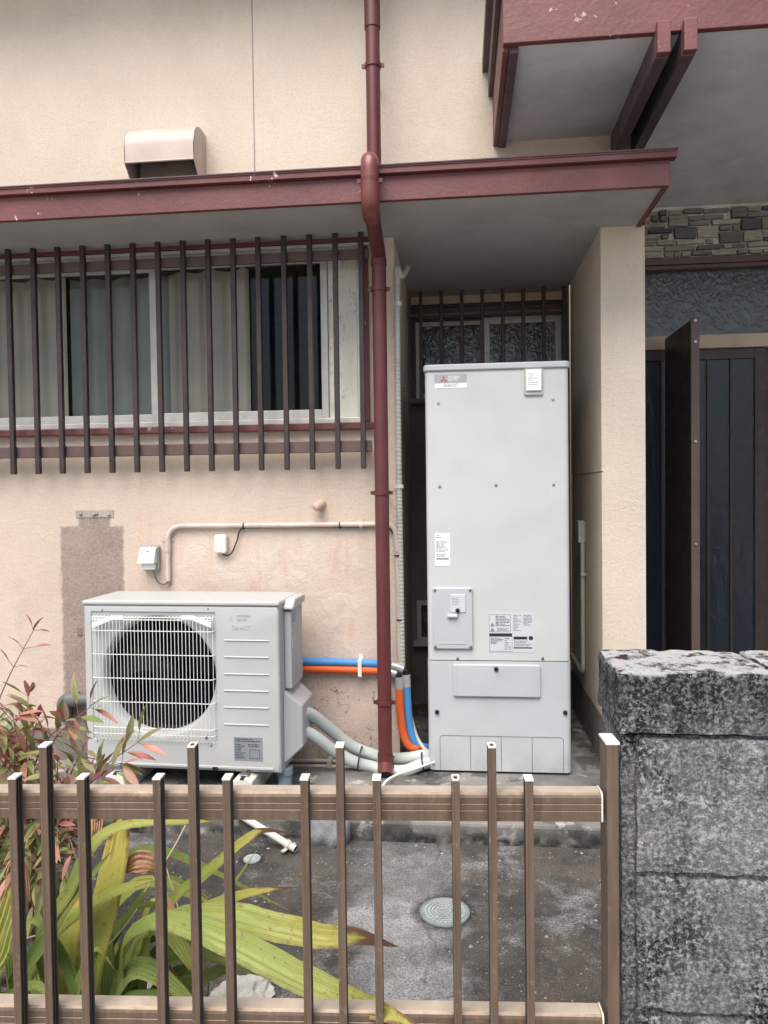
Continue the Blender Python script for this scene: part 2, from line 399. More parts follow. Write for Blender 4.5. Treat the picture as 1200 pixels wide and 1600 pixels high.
def ground_mat():
    t = NT('yard_concrete')
    c = t.mix(t.noise(2.2, .32, .68, 8, rough=.65), S(68, 66, 63), S(108, 103, 97))
    c = t.mix(t.math('MULTIPLY', t.noise(5, .46, .66, 8, rough=.72), .75), c, S(50, 49, 50))
    c = t.mix(t.math('MULTIPLY', t.noise(3.4, .5, .66, 7, off=(4,2,0), rough=.7), .55), c, S(118, 104, 90))
    X, Y, Z = t.xyz(); wob = t.math('MULTIPLY', t.math('SUBTRACT', t.noise(4.5, detail=8, rough=.7), .5), .9)
    XX = t.math('ADD', X, wob)
    band = t.math('MULTIPLY', t.mr(XX, -.42, -.22), t.mr(XX, .06, -.12))
    yw = t.math('MULTIPLY', t.mr(Y, 2.75, 2.3), .75)
    band = t.math('MULTIPLY', band, t.math('ADD', yw, .35))
    patch = t.noise(6, .42, .6, 9, off=(2,5,0), rough=.75)
    lich = t.math('MULTIPLY', t.math('MULTIPLY', band, t.mr(patch, 0, 1, .45, 1)), t.noise(130, .30, .52, 6, rough=.72))
    l2 = t.math('MULTIPLY', t.noise(3.2, .51, .63, 8, off=(1,7,0), rough=.75), t.noise(150, .40, .58, 6, rough=.7))
    lich = t.math('MAXIMUM', lich, t.math('MULTIPLY', l2, .95))
    c = t.mix(t.math('MULTIPLY', lich, .9), c, S(192, 194, 196))
    ck = t.math('MULTIPLY', t.crack(.9, .006), t.noise(1.7, .42, .55, 4, off=(3,3,0)))
    c = t.mix(t.math('MULTIPLY', ck, .4), c, S(36, 35, 35))
    for px, py, rr in ((695, 1425, .10), (394, 1342, .045)):
        q = PZ(px, py, 0); vd = t.n('ShaderNodeVectorMath', operation='DISTANCE'); t.l(t.pos, vd.inputs[0]); vd.inputs[1].default_value = q
        dd = t.math('ADD', vd.outputs['Value'], t.math('MULTIPLY', t.math('SUBTRACT', t.noise(30, detail=5), .5), .05))
        c = t.mix(t.math('MULTIPLY', t.mr(dd, rr*1.15, rr*.85), .8), c, S(48, 46, 45))
    c = t.mix(t.math('MULTIPLY', t.noise(240, .62, .70, 2), .8), c, S(172, 168, 160))
    c = t.mix(t.math('MULTIPLY', t.noise(170, .56, .64, 3, off=(9,1,0)), .6), c, S(34, 32, 32))
    h = t.math('ADD', t.noise(120, .3, .75, 6, rough=.7), t.math('MULTIPLY', t.noise(300, .4, .7, 2), .6))
    return t.done(c, t.mr(t.noise(4, .35, .65, 4), 0, 1, .55, .95), 0, .35, t.bump(h, .006, .9))
GROUND = ground_mat()
def slab_mat():
    t = NT('slab_concrete')
    c = t.mix(t.noise(2.4, .35, .65, 7, dist=.5), S(84, 82, 80), S(136, 134, 130))
    wet = t.noise(4.5, .52, .56, 5, off=(2,2,0))
    c = t.mix(t.math('MULTIPLY', wet, .6), c, S(58, 56, 56))
    c = t.mix(t.math('MULTIPLY', t.noise(10, .6, .68, 6, off=(7,0,0)), .7), c, S(186, 184, 178))
    X, Y, Z = t.xyz()
    moss = t.math('MULTIPLY', t.mr(Z, .078, .02), t.noise(20, .35, .6, 6))
    c = t.mix(moss, c, S(40, 44, 40))
    return t.done(c, t.mr(wet, 0, 1, .85, .45), 0, .4, t.bump(t.noise(140, detail=5), .003, .7))
SLABM = slab_mat()
def block_mat():
    t = NT('weathered_block')
    c = t.mix(t.noise(5, .3, .7, 8, rough=.7), S(118, 120, 122), S(160, 162, 162))
    # pale worn crust in fine ragged specks, black lichen gathering in patches and short runs
    spot = t.noise(150, .47, .55, 6, rough=.75); area = t.noise(13, .34, .62, 8, off=(3,3,3), rough=.72)
    c = t.mix(t.math('MULTIPLY', spot, t.mr(area, 0, 1, .25, 1.)), c, S(218, 219, 216))
    black = t.math('MULTIPLY', t.noise(170, .44, .53, 6, off=(5,5,1), rough=.75), t.noise(8, .39, .57, 8, (1,1,.55), .72, off=(8,1,4)))
    c = t.mix(t.math('MULTIPLY', black, .95), c, S(34, 36, 40))
    run = t.math('MULTIPLY', t.noise(15, .54, .66, 6, (1.6,1,.14), .7, off=(2,8,1)), t.noise(160, .35, .6, 4))
    c = t.mix(t.math('MULTIPLY', run, .75), c, S(46, 47, 50))
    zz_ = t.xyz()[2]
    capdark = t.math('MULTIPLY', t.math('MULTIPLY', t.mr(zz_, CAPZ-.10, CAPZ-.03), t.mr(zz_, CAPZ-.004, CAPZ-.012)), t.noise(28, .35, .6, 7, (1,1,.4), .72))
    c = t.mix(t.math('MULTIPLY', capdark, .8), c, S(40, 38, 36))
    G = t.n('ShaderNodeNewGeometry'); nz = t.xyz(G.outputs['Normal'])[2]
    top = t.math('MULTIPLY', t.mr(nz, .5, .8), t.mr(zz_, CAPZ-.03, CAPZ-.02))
    c = t.mix(t.math('MULTIPLY', top, t.noise(190, .26, .42, 6, rough=.75)), c, S(240, 239, 236))  # cap top whitened in the colour for bright light from above
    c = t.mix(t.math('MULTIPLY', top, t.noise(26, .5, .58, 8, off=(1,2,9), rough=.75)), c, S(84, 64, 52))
    h = t.math('ADD', t.noise(170, .25, .8, 6, rough=.75), t.math('MULTIPLY', t.noise(45, .3, .7, 6, rough=.7), 1.4))
    return t.done(c, .95, 0, .15, t.bump(h, .009, 1.))
CAPZ = P(1050, 1050, 1.11).z
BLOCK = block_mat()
MORTAR = simple('old_mortar', S(66, 66, 66), .95, dirt=S(40, 40, 40), dirt_amt=.8, dscale=18, bump=.005, bscale=90)
def stone_mat():
    t = NT('cut_stone'); oi = t.n('ShaderNodeObjectInfo')
    r = t.n('ShaderNodeValToRGB'); t.l(oi.outputs['Random'], r.inputs[0])
    el = r.color_ramp.elements; el[0].color = (*S(92, 94, 100), 1); el[1].color = (*S(206, 202, 190), 1)
    e = el.new(.3); e.color = (*S(140, 138, 134), 1); e = el.new(.65); e.color = (*S(172, 168, 158), 1)
    c = t.mix(t.math('MULTIPLY', t.noise(60, .4, .7, 5, (.3,1,1.6)), .5), r.outputs[0], S(70, 70, 68))
    return t.done(c, .85, 0, .3, t.bump(t.noise(70, detail=5, stretch=(.25,1,1.4)), .006))
STONE = stone_mat()
GROUT = simple('stone_grout', S(230, 227, 216), .9, dirt=S(150, 142, 126), dirt_amt=.5, bump=.002)

# ------------------------------------------------------------------ ground
ob('ground', MB().add([(-400,-400,0),(400,-400,0),(400,400,0),(-400,400,0)], [(0,1,2,3)]), GROUND, kind='structure', label='dark mossy concrete of the yard', )
ob('street', MB().add([(-400,-12,.004),(400,-12,.004),(400,.98,.004),(-400,.98,.004)], [(0,1,2,3)]), simple('street_concrete', S(176,172,166), .9, dirt=S(130,126,120), dirt_amt=.6, dscale=2, bump=.003), kind='structure')
fr = PZ(745, 1287, SLAB).y
ob('slab', MB().box(-4.2, PX(945,1100,1.).x if False else 3.6, fr, 6.0, -.05, SLAB), SLABM, kind='structure', bevel=.012)

# ------------------------------------------------------------------ the house
house = thing('house', 'beige stucco house with dark red eaves, barred windows and entrance', 'house', (0, W, 0))
XJ = P(619, 700, W).x               # end of the front wall at the alcove
XPL, XPR = P(940, 700, W).x, P(1008.5, 700, W).x
soff_z = P(970, 354, W).z           # underside of the lower eave
canop_z = P(850, 218, W).z          # underside of the entrance canopy
wx1 = P(566, 540, W).x; wx0 = -2.9
wz0, wz1 = P(290, 668, W).z, P(290, 397, W).z
TOPZ = 4.6
jx = P(396, 140, W).x
wl = MB()
wl.box(-4.2, wx0, W, W+.14, 0, soff_z+.02); wl.box(wx0, wx1, W, W+.14, 0, wz0); wl.box(wx0, wx1, W, W+.14, wz1, soff_z+.02)
wl.box(wx1, XJ, W, W+.14, 0, soff_z+.02); wl.box(XJ-.12, XJ, W+.14, BACK, 0, soff_z+.02)
front = ob('wall', wl, STUCCO, house)
uw = MB(); uw.box(-4.2, jx-.003, W, W+.10, soff_z+.02, TOPZ); uw.box(jx+.003, XPR, W, W+.10, soff_z+.02, TOPZ); uw.box(-4.2, XPR, W+.10, W+.14, soff_z+.02, TOPZ)
upw = ob('upper_wall', uw, STUCCO_P, house)
ob('joint_sealant', MB().box(jx-.0029, jx+.0029, W+.003, W+.0995, soff_z+.03, TOPZ-.01), simple('sealant', S(168, 150, 146), .7), upw)
pl = MB(); pjz = P(940, 737, W).z
pl.box(XPL+.006, XPR, W, 4.26, .30, soff_z+.02); pl.box(XPL, XPL+.006, W, 4.26, .30, pjz-.003); pl.box(XPL, XPL+.006, W, 4.26, pjz+.003, soff_z+.02)
pl.box(XPR-.14, XPR, W+.14, 4.26, soff_z+.02, TOPZ)
ob('wing_wall', pl, STUCCO_P, house)
for fb in ((XPL-.004, XPR+.004, W-.004, 4.264, 0, .30), (-4.2, P(140,1136,W).x, W-.012, W, 0, P(100,1137,W).z), (XJ, XPL, BACK-.012, BACK, 0, P(645,1050,BACK).z)):
    ob('foundation', MB().box(*fb), CONCRETE, house, bevel=.004)
bjz = P(645, 750, BACK).z
aw0, aw1 = P(626, 560, BACK).x, P(884, 560, BACK).x
awz0, awz1 = P(645, 634, BACK).z, P(700, 476, BACK).z
vx0, vx1, vz0, vz1 = P(652, 970, BACK).x, P(690, 970, BACK).x, P(660, 1002, BACK).z, P(660, 938, BACK).z
bw = MB()
aw0 = max(aw0, XJ+.02)
bw.box(XJ-.12, vx0, BACK, BACK+.1, 0, bjz-.003); bw.box(vx1, XPL, BACK, BACK+.1, 0, bjz-.003); bw.box(vx0, vx1, BACK, BACK+.1, 0, vz0); bw.box(vx0, vx1, BACK, BACK+.1, vz1, bjz-.003)
bw.box(XJ-.12, XPL, BACK+.006, BACK+.1, bjz-.003, bjz+.003)
bw.box(XJ-.12, XPL, BACK, BACK+.1, bjz+.003, awz0); bw.box(XJ-.12, aw0, BACK, BACK+.1, awz0, awz1); bw.box(aw1, XPL, BACK, BACK+.1, awz0, awz1); bw.box(XJ-.12, XPL, BACK, BACK+.1, awz1, soff_z+.02)
ob('alcove_wall', bw, STUCCO_D, house)
# lower eave
ey = P(800, 304, 2.9); 
def solve_y(px, py, z): return PZ(px, py, z).y
EY = (solve_y(600, 311, soff_z) + solve_y(1000, 288, soff_z)) / 2
EX = PZ(1047, 286, soff_z).x
eave = ob('eave', MB().box(-4.2, EX-.02, EY+.022, W, soff_z, soff_z+.02).box(XJ, XPL, W, BACK+.1, soff_z, soff_z+.02).box(XPR, EX-.02, W, W+.02, soff_z, soff_z+.02), SOFFIT, house)
fh = P(1000, 252, EY).z - soff_z
ob('fascia', MB().box(-4.2, EX, EY, EY+.022, soff_z-.008, soff_z+fh).box(EX-.02, EX, EY+.022, W+.02, soff_z-.008, soff_z+fh), RED, eave, bevel=.002)
ob('drip_edge', MB().box(-4.2, EX+.022, EY-.022, EY+.02, soff_z+fh+.001, soff_z+fh+.028).box(-4.2, EX+.024, EY-.026, EY-.022, soff_z+fh+.022, soff_z+fh+.032), RED, eave, bevel=.002)
ob('roof_sheet', MB().prism([(EY-.03, soff_z+fh+.033), (W, soff_z+fh+.085), (W, soff_z+fh+.075), (EY-.03, soff_z+fh+.029)], 'x', -4.2, EX+.024), DARKTRIM, eave)
# entrance canopy
CY = PZ(900, 57, canop_z).y; CX = PZ(786, 66, canop_z).x
canopy = ob('canopy', MB().box(CX+.02, 4.2, CY+.025, W, canop_z, canop_z+.02).box(XPR, 4.2, W, 4.5, canop_z, canop_z+.02), SOFFIT2, house)
ob('fascia', MB().box(CX, 4.2, CY, CY+.025, canop_z-.006, canop_z+.34).box(CX, CX+.022, CY+.025, W, canop_z-.02, canop_z+.30), RED, canopy, bevel=.003)
ob('edge_trim', MB().box(CX+.023, CX+.055, CY+.026, W, canop_z-.026, canop_z-.001), DARKTRIM, canopy, bevel=.002)
ob('flashing', MB().box(CX-.045, CX-.001, CY-.04, W, canop_z+.31, canop_z+.345).box(CX-.02, CX-.001, CY-.02, W, canop_z+.2, canop_z+.31), DARKTRIM, canopy, bevel=.002)
ob('roof_sheet', MB().box(CX-.045, 4.2, CY-.04, W, canop_z+.346, canop_z+.37), DARKTRIM, canopy)
for (fx, fy, bxp) in ((1038, 83, 0), (1080, 79, 0)):
    e = P(fx, fy, CY-.03); hw = .022
    hgt = P(fx, fy-52, CY-.03).z - e.z
    b = ob('beam', MB().box(e.x-hw, e.x+hw, CY-.001, W+.0, e.z, canop_z-.001), DARKTRIM, canopy, bevel=.004)
    ob('beam_end', MB().box(e.x-hw, e.x+hw, CY-.03, CY-.002, e.z+.003, e.z+hgt), RED, b, bevel=.003)
# main roof above the frame
ob('main_roof', MB().box(-4.6, .9, W-.36, W, 3.90, 3.94).box(-4.6, .9, W-.385, W-.36, 3.87, 4.06).prism([(W-.40, 4.07), (W+2.4, 5.1), (W+2.4, 5.0), (W-.40, 4.04)], 'x', -4.65, .95), [SOFFIT], house)
ob('side_wall', MB().box(-4.2, -4.06, W+.14, 6.6, 0, TOPZ).box(4.06, 4.2, 4.36, 6.6, 0, TOPZ).box(-4.2, 4.2, 6.6, 6.74, 0, TOPZ).box(XPR, 4.2, 4.36, 4.46, canop_z+.02, TOPZ), STUCCO_P, house)
ob('room', MB().box(-4.0, XJ-.13, 5.4, 5.45, 0, soff_z).box(-4.0, XJ-.13, W+.16, 5.4, .45, .5).box(-4.0, XJ-.13, W+.16, 5.4, 2.42, 2.46).box(XJ-.16, XJ-.13, W+.16, 5.4, .5, 2.42)
   .box(XJ-.1, XPL, 5.2, 5.25, .5, 2.6).box(XJ-.1, XPL, 4.42, 5.2, .5, .55).box(XPR, 4.0, 5.4, 5.45, 0, canop_z), ROOM, house)

# ---- left window
win = ob('window', MB().box(wx0, wx1, W+.0, W+.10, wz0, wz0+.0301).box(wx0, wx1, W-.0, W+.10, wz1-.028, wz1).box(wx0, wx0+.03, W, W+.10, wz0+.0302, wz1-.0281).box(wx1-.028, wx1, W+.03, W+.10, wz0+.0302, wz1-.0281), WHITEAL, house, bevel=.003)
ob('sill', MB().box(wx0-.06, wx1+.05, W-.035, W-.001, wz0-.028, wz0+.004), RED, win, bevel=.004)
ob('head_board', MB().box(wx0-.06, wx1+.05, W-.03, W-.001, wz1+.012, wz1+.075), RED, win, bevel=.003)
ob('head_track', MB().box(wx0-.06, wx1+.05, W-.022, W-.001, wz1-.004, wz1+.010), WHITEAL, win, bevel=.002)
ob('jamb', MB().box(wx1+.001, wx1+.034, W-.03, W-.001, wz0+.006, wz1-.006), RED, win, bevel=.003)
ob('jamb_strip', MB().box(wx1-.012, wx1-.0, W-.012, W+.028, wz0+.034, wz1-.03), CREAMW, win)
xa = P(511, 540, W).x
xb = P(238, 540, W).x
def sash(x0, x1, y, pm, nm='sash', fw=.032):
    z0, z1 = wz0+.032, wz1-.03
    s_ = ob(nm, MB().box(x0, x0+fw, y, y+.024, z0, z1).box(x1-fw, x1, y, y+.024, z0, z1).box(x0+fw, x1-fw, y, y+.024, z0, z0+.04).box(x0+fw, x1-fw, y, y+.024, z1-.03, z1), WHITEAL, win, bevel=.002)
    ob('pane', MB().box(x0+fw, x1-fw, y+.009, y+.013, z0+.04, z1-.03), pm, s_)
sash(wx0+.032, xb+.02, W+.05, GLASS); sash(xb-.02, xa, W+.022, GLASS)
ob('pane', MB().box(xa+.002, wx1-.029, W+.036, W+.042, wz0+.032, wz1-.03), MOULD, win)
def curtain(x0, x1, m, y=W+.20, seed=0):
    rnd = random.Random(seed); b = MB(); n = int((x1-x0)/.006); z0, z1 = wz0-.05, wz1+.05
    ph = rnd.random()*6
    pts = [(x0+(x1-x0)*i/n, y + .022*math.sin(ph+i*.23+.9*math.sin(i*.035)) + .01*math.sin(i*.071+ph)) for i in range(n+1)]
    b.add([(x, yy, z0) for x, yy in pts] + [(x, yy+.002, z1) for x, yy in pts], [(i, i+1, i+n+2, i+n+1) for i in range(n)])
    return ob('curtain', b, m, win, smooth=60)
curtain(wx0, P(75,540,W).x, CURTAIN, seed=1); curtain(P(75,540,W).x, P(238,540,W).x, CURTAIN2, W+.23, 2); curtain(P(238,540,W).x, P(375,540,W).x, CURTAIN, W+.18, 3)

# ---- alcove window and the little vent window
awin = ob('alcove_window', MB().box(aw0, aw1, BACK-.02, BACK+.07, awz0, awz0+.03).box(aw0, aw0+.02, BACK-.02, BACK+.07, awz0+.03, awz1-.02).box(aw1-.02, aw1, BACK-.02, BACK+.07, awz0+.03, awz1-.02).box(aw0, aw1, BACK-.02, BACK+.07, awz1-.02, awz1), BRONZE, house, bevel=.002)
mx_ = P(757, 560, BACK).x; zt = P(800, 494, BACK).z
def asash(x0, x1, y, ztop, fw, zb=awz0+.031):
    s_ = ob('sash', MB().box(x0, x0+fw, y, y+.02, zb, ztop).box(x1-fw, x1, y, y+.02, zb, ztop).box(x0+fw, x1-fw, y, y+.02, zb, zb+.04).box(x0+fw, x1-fw, y, y+.02, ztop-fw*1.1, ztop), WHITEAL, awin, bevel=.002)
    ob('pane', MB().box(x0+fw, x1-fw, y+.006, y+.012, zb+.04, ztop-fw*1.1), RIPPLE, s_)
asash(aw0+.021, mx_, BACK+.03, zt-.01, .022); asash(mx_-.005, aw1-.021, BACK+.004, zt, .036)
ob('head_board', MB().box(aw0, aw1, BACK-.016, BACK-.001, awz1+.001, P(700, 463, BACK).z), CREAMW, awin, bevel=.002)
ob('head_rail', MB().box(aw0+.021, aw1-.021, BACK-.012, BACK+.02, zt+.002, awz1-.021), RAILB, awin)
vw = ob('vent_window', MB().box(vx0, vx0+.025, BACK-.03, BACK+.05, vz0, vz1).box(vx1-.025, vx1, BACK-.03, BACK+.05, vz0, vz1).box(vx0+.025, vx1-.025, BACK-.03, BACK+.05, vz1-.025, vz1).box(vx0-.02, vx1+.02, BACK-.05, BACK-.031, vz0-.02, vz0+.012).box(vx0+.025, vx1-.025, BACK-.03, BACK+.05, vz0, vz0+.025), WHITEAL, house, bevel=.002)
ob('pane', MB().box(vx0+.025, vx1-.025, BACK+.0, BACK+.005, vz0+.025, vz1-.025), RIPPLE, vw)

# ---- entrance
EYW = 4.26
st_z1 = canop_z; st_z0 = P(1100, 404, EYW).z
band = ob('stone_band', MB().box(XPR, 4.06, EYW, EYW+.1, st_z0, st_z1), GROUT, house)
rnd = random.Random(11)
H = st_z1 - .018 - st_z0 - .008; courses = 8; ch = H/courses
grid = [[0]*800 for _ in range(courses)]
x_end = 2.9; z_base = st_z0 + .008
free = [XPR + .004 - rnd.random()*.06 for _ in range(courses)]
stones = []
while min(free) < x_end:
    i = free.index(min(free)); x = free[i]
    if x >= x_end: break
    two = i+1 < courses and free[i+1] <= x + .035 and rnd.random() < .38
    wd = rnd.uniform(.075, .125) if two else rnd.choice([.05, .07, .09, .12, .15, .18]) * rnd.uniform(.85, 1.15)
    if two: x = max(x, free[i+1]); stones.append((x, x+wd, i, 2)); free[i] = free[i+1] = x+wd
    else: stones.append((x, x+wd, i, 1)); free[i] = x+wd
for (x0, x1, i, n) in stones:
    x0 = max(x0, XPR+.002)
    if x1 - x0 < .02: continue
    g = .0048; j = lambda: rnd.uniform(-.0028, .0028)
    z0, z1 = z_base + i*ch + g, z_base + (i+n)*ch - g; dp = rnd.uniform(.012, .032)
    pts = [(x0+g+j(), z0+j()), (x1-g+j(), z0+j()), (x1-g+j(), z1+j()), (x0+g+j(), z1+j())]
    ob('stone', MB().prism(pts, 'y', EYW-dp, EYW+.005), STONE, band, bevel=.003)
tz0 = P(1100, 524, EYW).z; tz1 = P(1100, 421, EYW).z
ent = ob('entrance_frame', MB().box(XPR, 4.06, EYW-.03, EYW+.08, tz1, tz1+.022).box(XPR, 4.06, EYW-.045, EYW+.08, tz1+.0225, st_z0-.002), RAILB, house, bevel=.003)
ob('head_rail', MB().box(XPR, 4.06, EYW-.02, EYW+.08, P(1100, 545, EYW).z, tz0), CREAMW, ent, bevel=.003)
ob('transom_pane', MB().box(XPR, 4.06, EYW+.02, EYW+.026, tz0, tz1), RIPPLE, ent)
dz1 = P(1100, 545, EYW).z
for k, (a, b) in enumerate(((XPR+.01, XPR+.86), (XPR+.84, XPR+1.70), (XPR+1.68, 4.05))):
    y = EYW + (.0 if k % 2 == 0 else .035)
    d = ob('sliding_door', MB().box(a, a+.055, y, y+.03, SLAB+.02, dz1-.002).box(b-.055, b, y, y+.03, SLAB+.02, dz1-.002).box(a+.055, b-.055, y, y+.03, SLAB+.02, SLAB+.22).box(a+.055, b-.055, y, y+.03, dz1-.06, dz1-.002), BRONZE, ent, bevel=.003)
    ob('pane', MB().box(a+.055, b-.055, y+.012, y+.017, SLAB+.22, dz1-.06), RIPPLE2, d)
    for q in range(1, 6):
        xx = a+.055 + (b-a-.11)*q/6
        ob('mullion', MB().box(xx-.007, xx+.007, y+.002, y+.011, SLAB+.22, dz1-.06), BRONZE, d)

# ---- screen fin beside the entrance
fy0 = 3.72; fp = P(1086, 496, fy0)
fin = thing('entrance_screen', 'dark bronze screen panel with bolted edge strip beside the entrance', 'screen', (fp.x, fy0, SLAB))
ob('panel', MB().box(fp.x-.010, fp.x+.010, fy0+.008, EYW-.05, SLAB, fp.z-.004), BRONZE, fin)
ob('edge_strip', MB().box(fp.x-.020, fp.x+.020, fy0-.004, fy0+.0075, SLAB, fp.z), RAILB, fin, bevel=.002)
for dz in (.016, .118, .6, 1.1):
    ob('bolt', MB().lathe([(.0, -.006), (.007, -.005), (.008, 0)], (fp.x, fy0-.004, fp.z-dz), 'y', 12), STEEL, fin)

# ------------------------------------------------------------------ things fixed on the house
# red downpipe
dp_y = W - .165; R1 = .031
p_up = P(583, 100, dp_y); elbow_y = EY - .065
pe = P(578, 290, elbow_y)
xe = pe.x
dpipe = thing('downpipe', 'dark red drainpipe bending around the eave and running to the ground', 'drainpipe', (P(597,1195,dp_y).x, dp_y, SLAB))
zt2 = P(583, 45, dp_y).z
xt = lambda z: P(583, 100, dp_y).x + 0*z
xu = P(583, 130, dp_y).x
zel = P(578, 246, elbow_y).z
ob('upper_socket', MB().tube([(xu, dp_y, 3.84), (xu, dp_y, zt2)], R1*1.12, 16), PIPE_RED, dpipe, smooth=40)
ob('upper_pipe', MB().tube([(xu, dp_y, zt2+.01), (xu, dp_y, soff_z+fh+.07)], R1, 16), PIPE_RED, dpipe, smooth=40)
zb1 = P(578, 320, elbow_y).z
xl = P(597, 800, dp_y).x
zl = P(590, 405, dp_y).z
path = fillet([(xu-.01, dp_y-.01, zel), (xe, elbow_y, zel), (xe, elbow_y, zb1), (xl, dp_y, zl+.02), (xl, dp_y, zl-.05)], .05, 8)
ob('offset_pipe', MB().tube(path, R1*1.0, 16), PIPE_RED, dpipe, smooth=40)
ob('elbow_socket', MB().tube(fillet([(xu-.005, dp_y-.16, zel), (xe, elbow_y, zel), (xe, elbow_y, zel-.1)], .055, 8), R1*1.13, 18), PIPE_RED2, dpipe, smooth=40)
ob('elbow_socket', MB().tube(fillet([(xe, elbow_y, zb1+.10), (xe, elbow_y, zb1), (xe+(xl-xe)*.22, elbow_y+(dp_y-elbow_y)*.22, zb1-(zb1-zl)*.22)], .05, 8), R1*1.15, 18), PIPE_RED2, dpipe, smooth=40)
zbot = P(600, 1188, dp_y).z
ob('lower_pipe', MB().tube([(xl, dp_y, zl+.01), (xl, dp_y, zbot)], R1, 16), PIPE_RED, dpipe, smooth=40)
ob('collar', MB().tube([(xl, dp_y, zl+.0), (xl, dp_y, zl-.03)], R1*1.1, 16), PIPE_RED, dpipe, smooth=40)
sh = MB().tube(fillet([(xl, dp_y, zbot+.03), (xl, dp_y, zbot-.015), (xl+.005, dp_y-.06, zbot-.05)], .03, 6), R1*1.1, 16, cap=False)
sh.tube(fillet([(xl, dp_y, zbot+.03), (xl, dp_y, zbot-.015), (xl+.005, dp_y-.058, zbot-.048)], .03, 6), R1*.98, 16, m=1)
ob('shoe', sh, [PIPE_RED, BLACK], dpipe, smooth=40)
def strap(x, y, z, depth):
    b = MB().tube([(x, y, z-.009), (x, y, z+.009)], R1*1.16, 16)
    b.box(x-R1-.018, x-R1*.9, y-.004, y+.004, z-.008, z+.008).box(x+R1*.9, x+R1+.018, y-.004, y+.004, z-.008, z+.008)
    b.box(x-.006, x+.006, y+R1, y+depth, z-.006, z+.006)
    s_ = ob('bracket', b, PIPE_RED, dpipe, smooth=40)
for z in (P(583,103,dp_y).z,): strap(xu, dp_y, z, .165)
for y_ in (452, 770, 1097): strap(xl, dp_y, P(595, y_, dp_y).z, .165)
strap(xe, elbow_y, P(578, 283, elbow_y).z, .04)

# vent hood on the upper wall
hy = W - .16
h0, h1 = P(194, 235, hy).x, P(303, 235, hy).x
hz1, hz0 = P(250, 199, hy+.06).z, P(250, 251, hy).z
hood = thing('vent_hood', 'beige curved sheet metal vent hood on the upper wall', 'vent hood', ((h0+h1)/2, W, hz0))
prof = [(W, hz1)] + [(hy + .10*(1-math.sin(math.radians(a))), hz1 - .10*(1-math.cos(math.radians(a)))) for a in range(0, 91, 10)][::1] + [(hy, hz0)]
t_ = .004
n = len(prof); vs = [(h0, a, b) for a, b in prof] + [(h1, a, b) for a, b in prof]
inn = [(a + (t_ if i else 0), b - t_) for i, (a, b) in enumerate(prof)]
hb = MB().add(vs, [(i, i+1, n+i+1, n+i) for i in range(n-1)]).add([(h0, a, b) for a, b in inn] + [(h1, a, b) for a, b in inn], [(i, n+i, n+i+1, i+1) for i in range(n-1)])
ob('hood_shell', hb, VENTM, hood, smooth=30)
for x in (h0, h1-.003):
    ob('side_plate', MB().prism(prof + [(hy+.0, hz0-.004), (W-.04, hz0-.12), (W, hz0-.12)], 'x', x, x+.003), VENTM, hood)
ob('edge_roll', MB().tube([(h0, hy, hz0), (h1, hy, hz0)], .004, 8), VENTM, hood)
ob('outlet', MB().box(h0+.03, h1-.006, W-.07, W-.001, hz0-.11, hz0+.05), simple('vent_inside', S(120, 112, 104), .8, dirt=S(60,56,54), dirt_amt=.8, dscale=12), hood, bevel=.01)

# window grilles
def grille(name, label, xs, z0, z1, y, rails, size, rx0, rx1, standoff, ends=True):
    g = thing(name, label, 'window bars', ((rx0+rx1)/2, y, z0))
    me = MB().box(-size/2, size/2, -size/2, size/2, z0, z1).mesh('bar', BRONZE)
    for x in xs: place('bar', me, g, loc=(x, y, 0), bevel=.003)
    for (za, zb) in rails:
        r = ob('rail', MB().box(rx0, rx1, y+size/2, y+size/2+.018, za, zb), RAILB, g, bevel=.003)
        for x in (rx0+.02, rx1-.03): ob('standoff', MB().box(x-.012, x+.012, y+size/2+.018, standoff, za+.008, zb-.008), RAILB, r)
    return g
gy = W - .085
gxs = [P(px+3, 560, gy).x for px in (14, 53, 91, 130, 169, 208, 247, 286, 325, 364, 403, 443, 483, 523, 563)]
dx = gxs[1] - gxs[0]
gxs = [gxs[0]-dx*k for k in (6,5,4,3,2,1)] + gxs
grille('window_grille', 'dark bronze vertical bars across the wide left window', gxs, P(290, 737, gy).z, P(290, 372, gy).z, gy,
       [(P(290, 711, gy).z, P(290, 693, gy).z), (P(290, 415, gy).z, P(290, 400, gy).z)], .023, gxs[0]-.03, P(580, 700, gy).x, W-.001)
ay = 4.17
axs = [P(px, 540, ay).x for px in (658, 690, 722, 754, 786, 818, 850, 882)]
dx = axs[1]-axs[0]; axs = [axs[0]-dx] + axs
grille('alcove_grille', 'dark bronze vertical bars behind the tall tank in the alcove', axs, P(645, 632, ay).z, P(760, 452, ay).z, ay,
       [(P(760, 490, ay).z, P(760, 485, ay).z), (P(645, 632, ay).z+.01, P(645, 628, ay).z+.018)], .02, axs[0]-.01, axs[-1]+.01, BACK-.021)

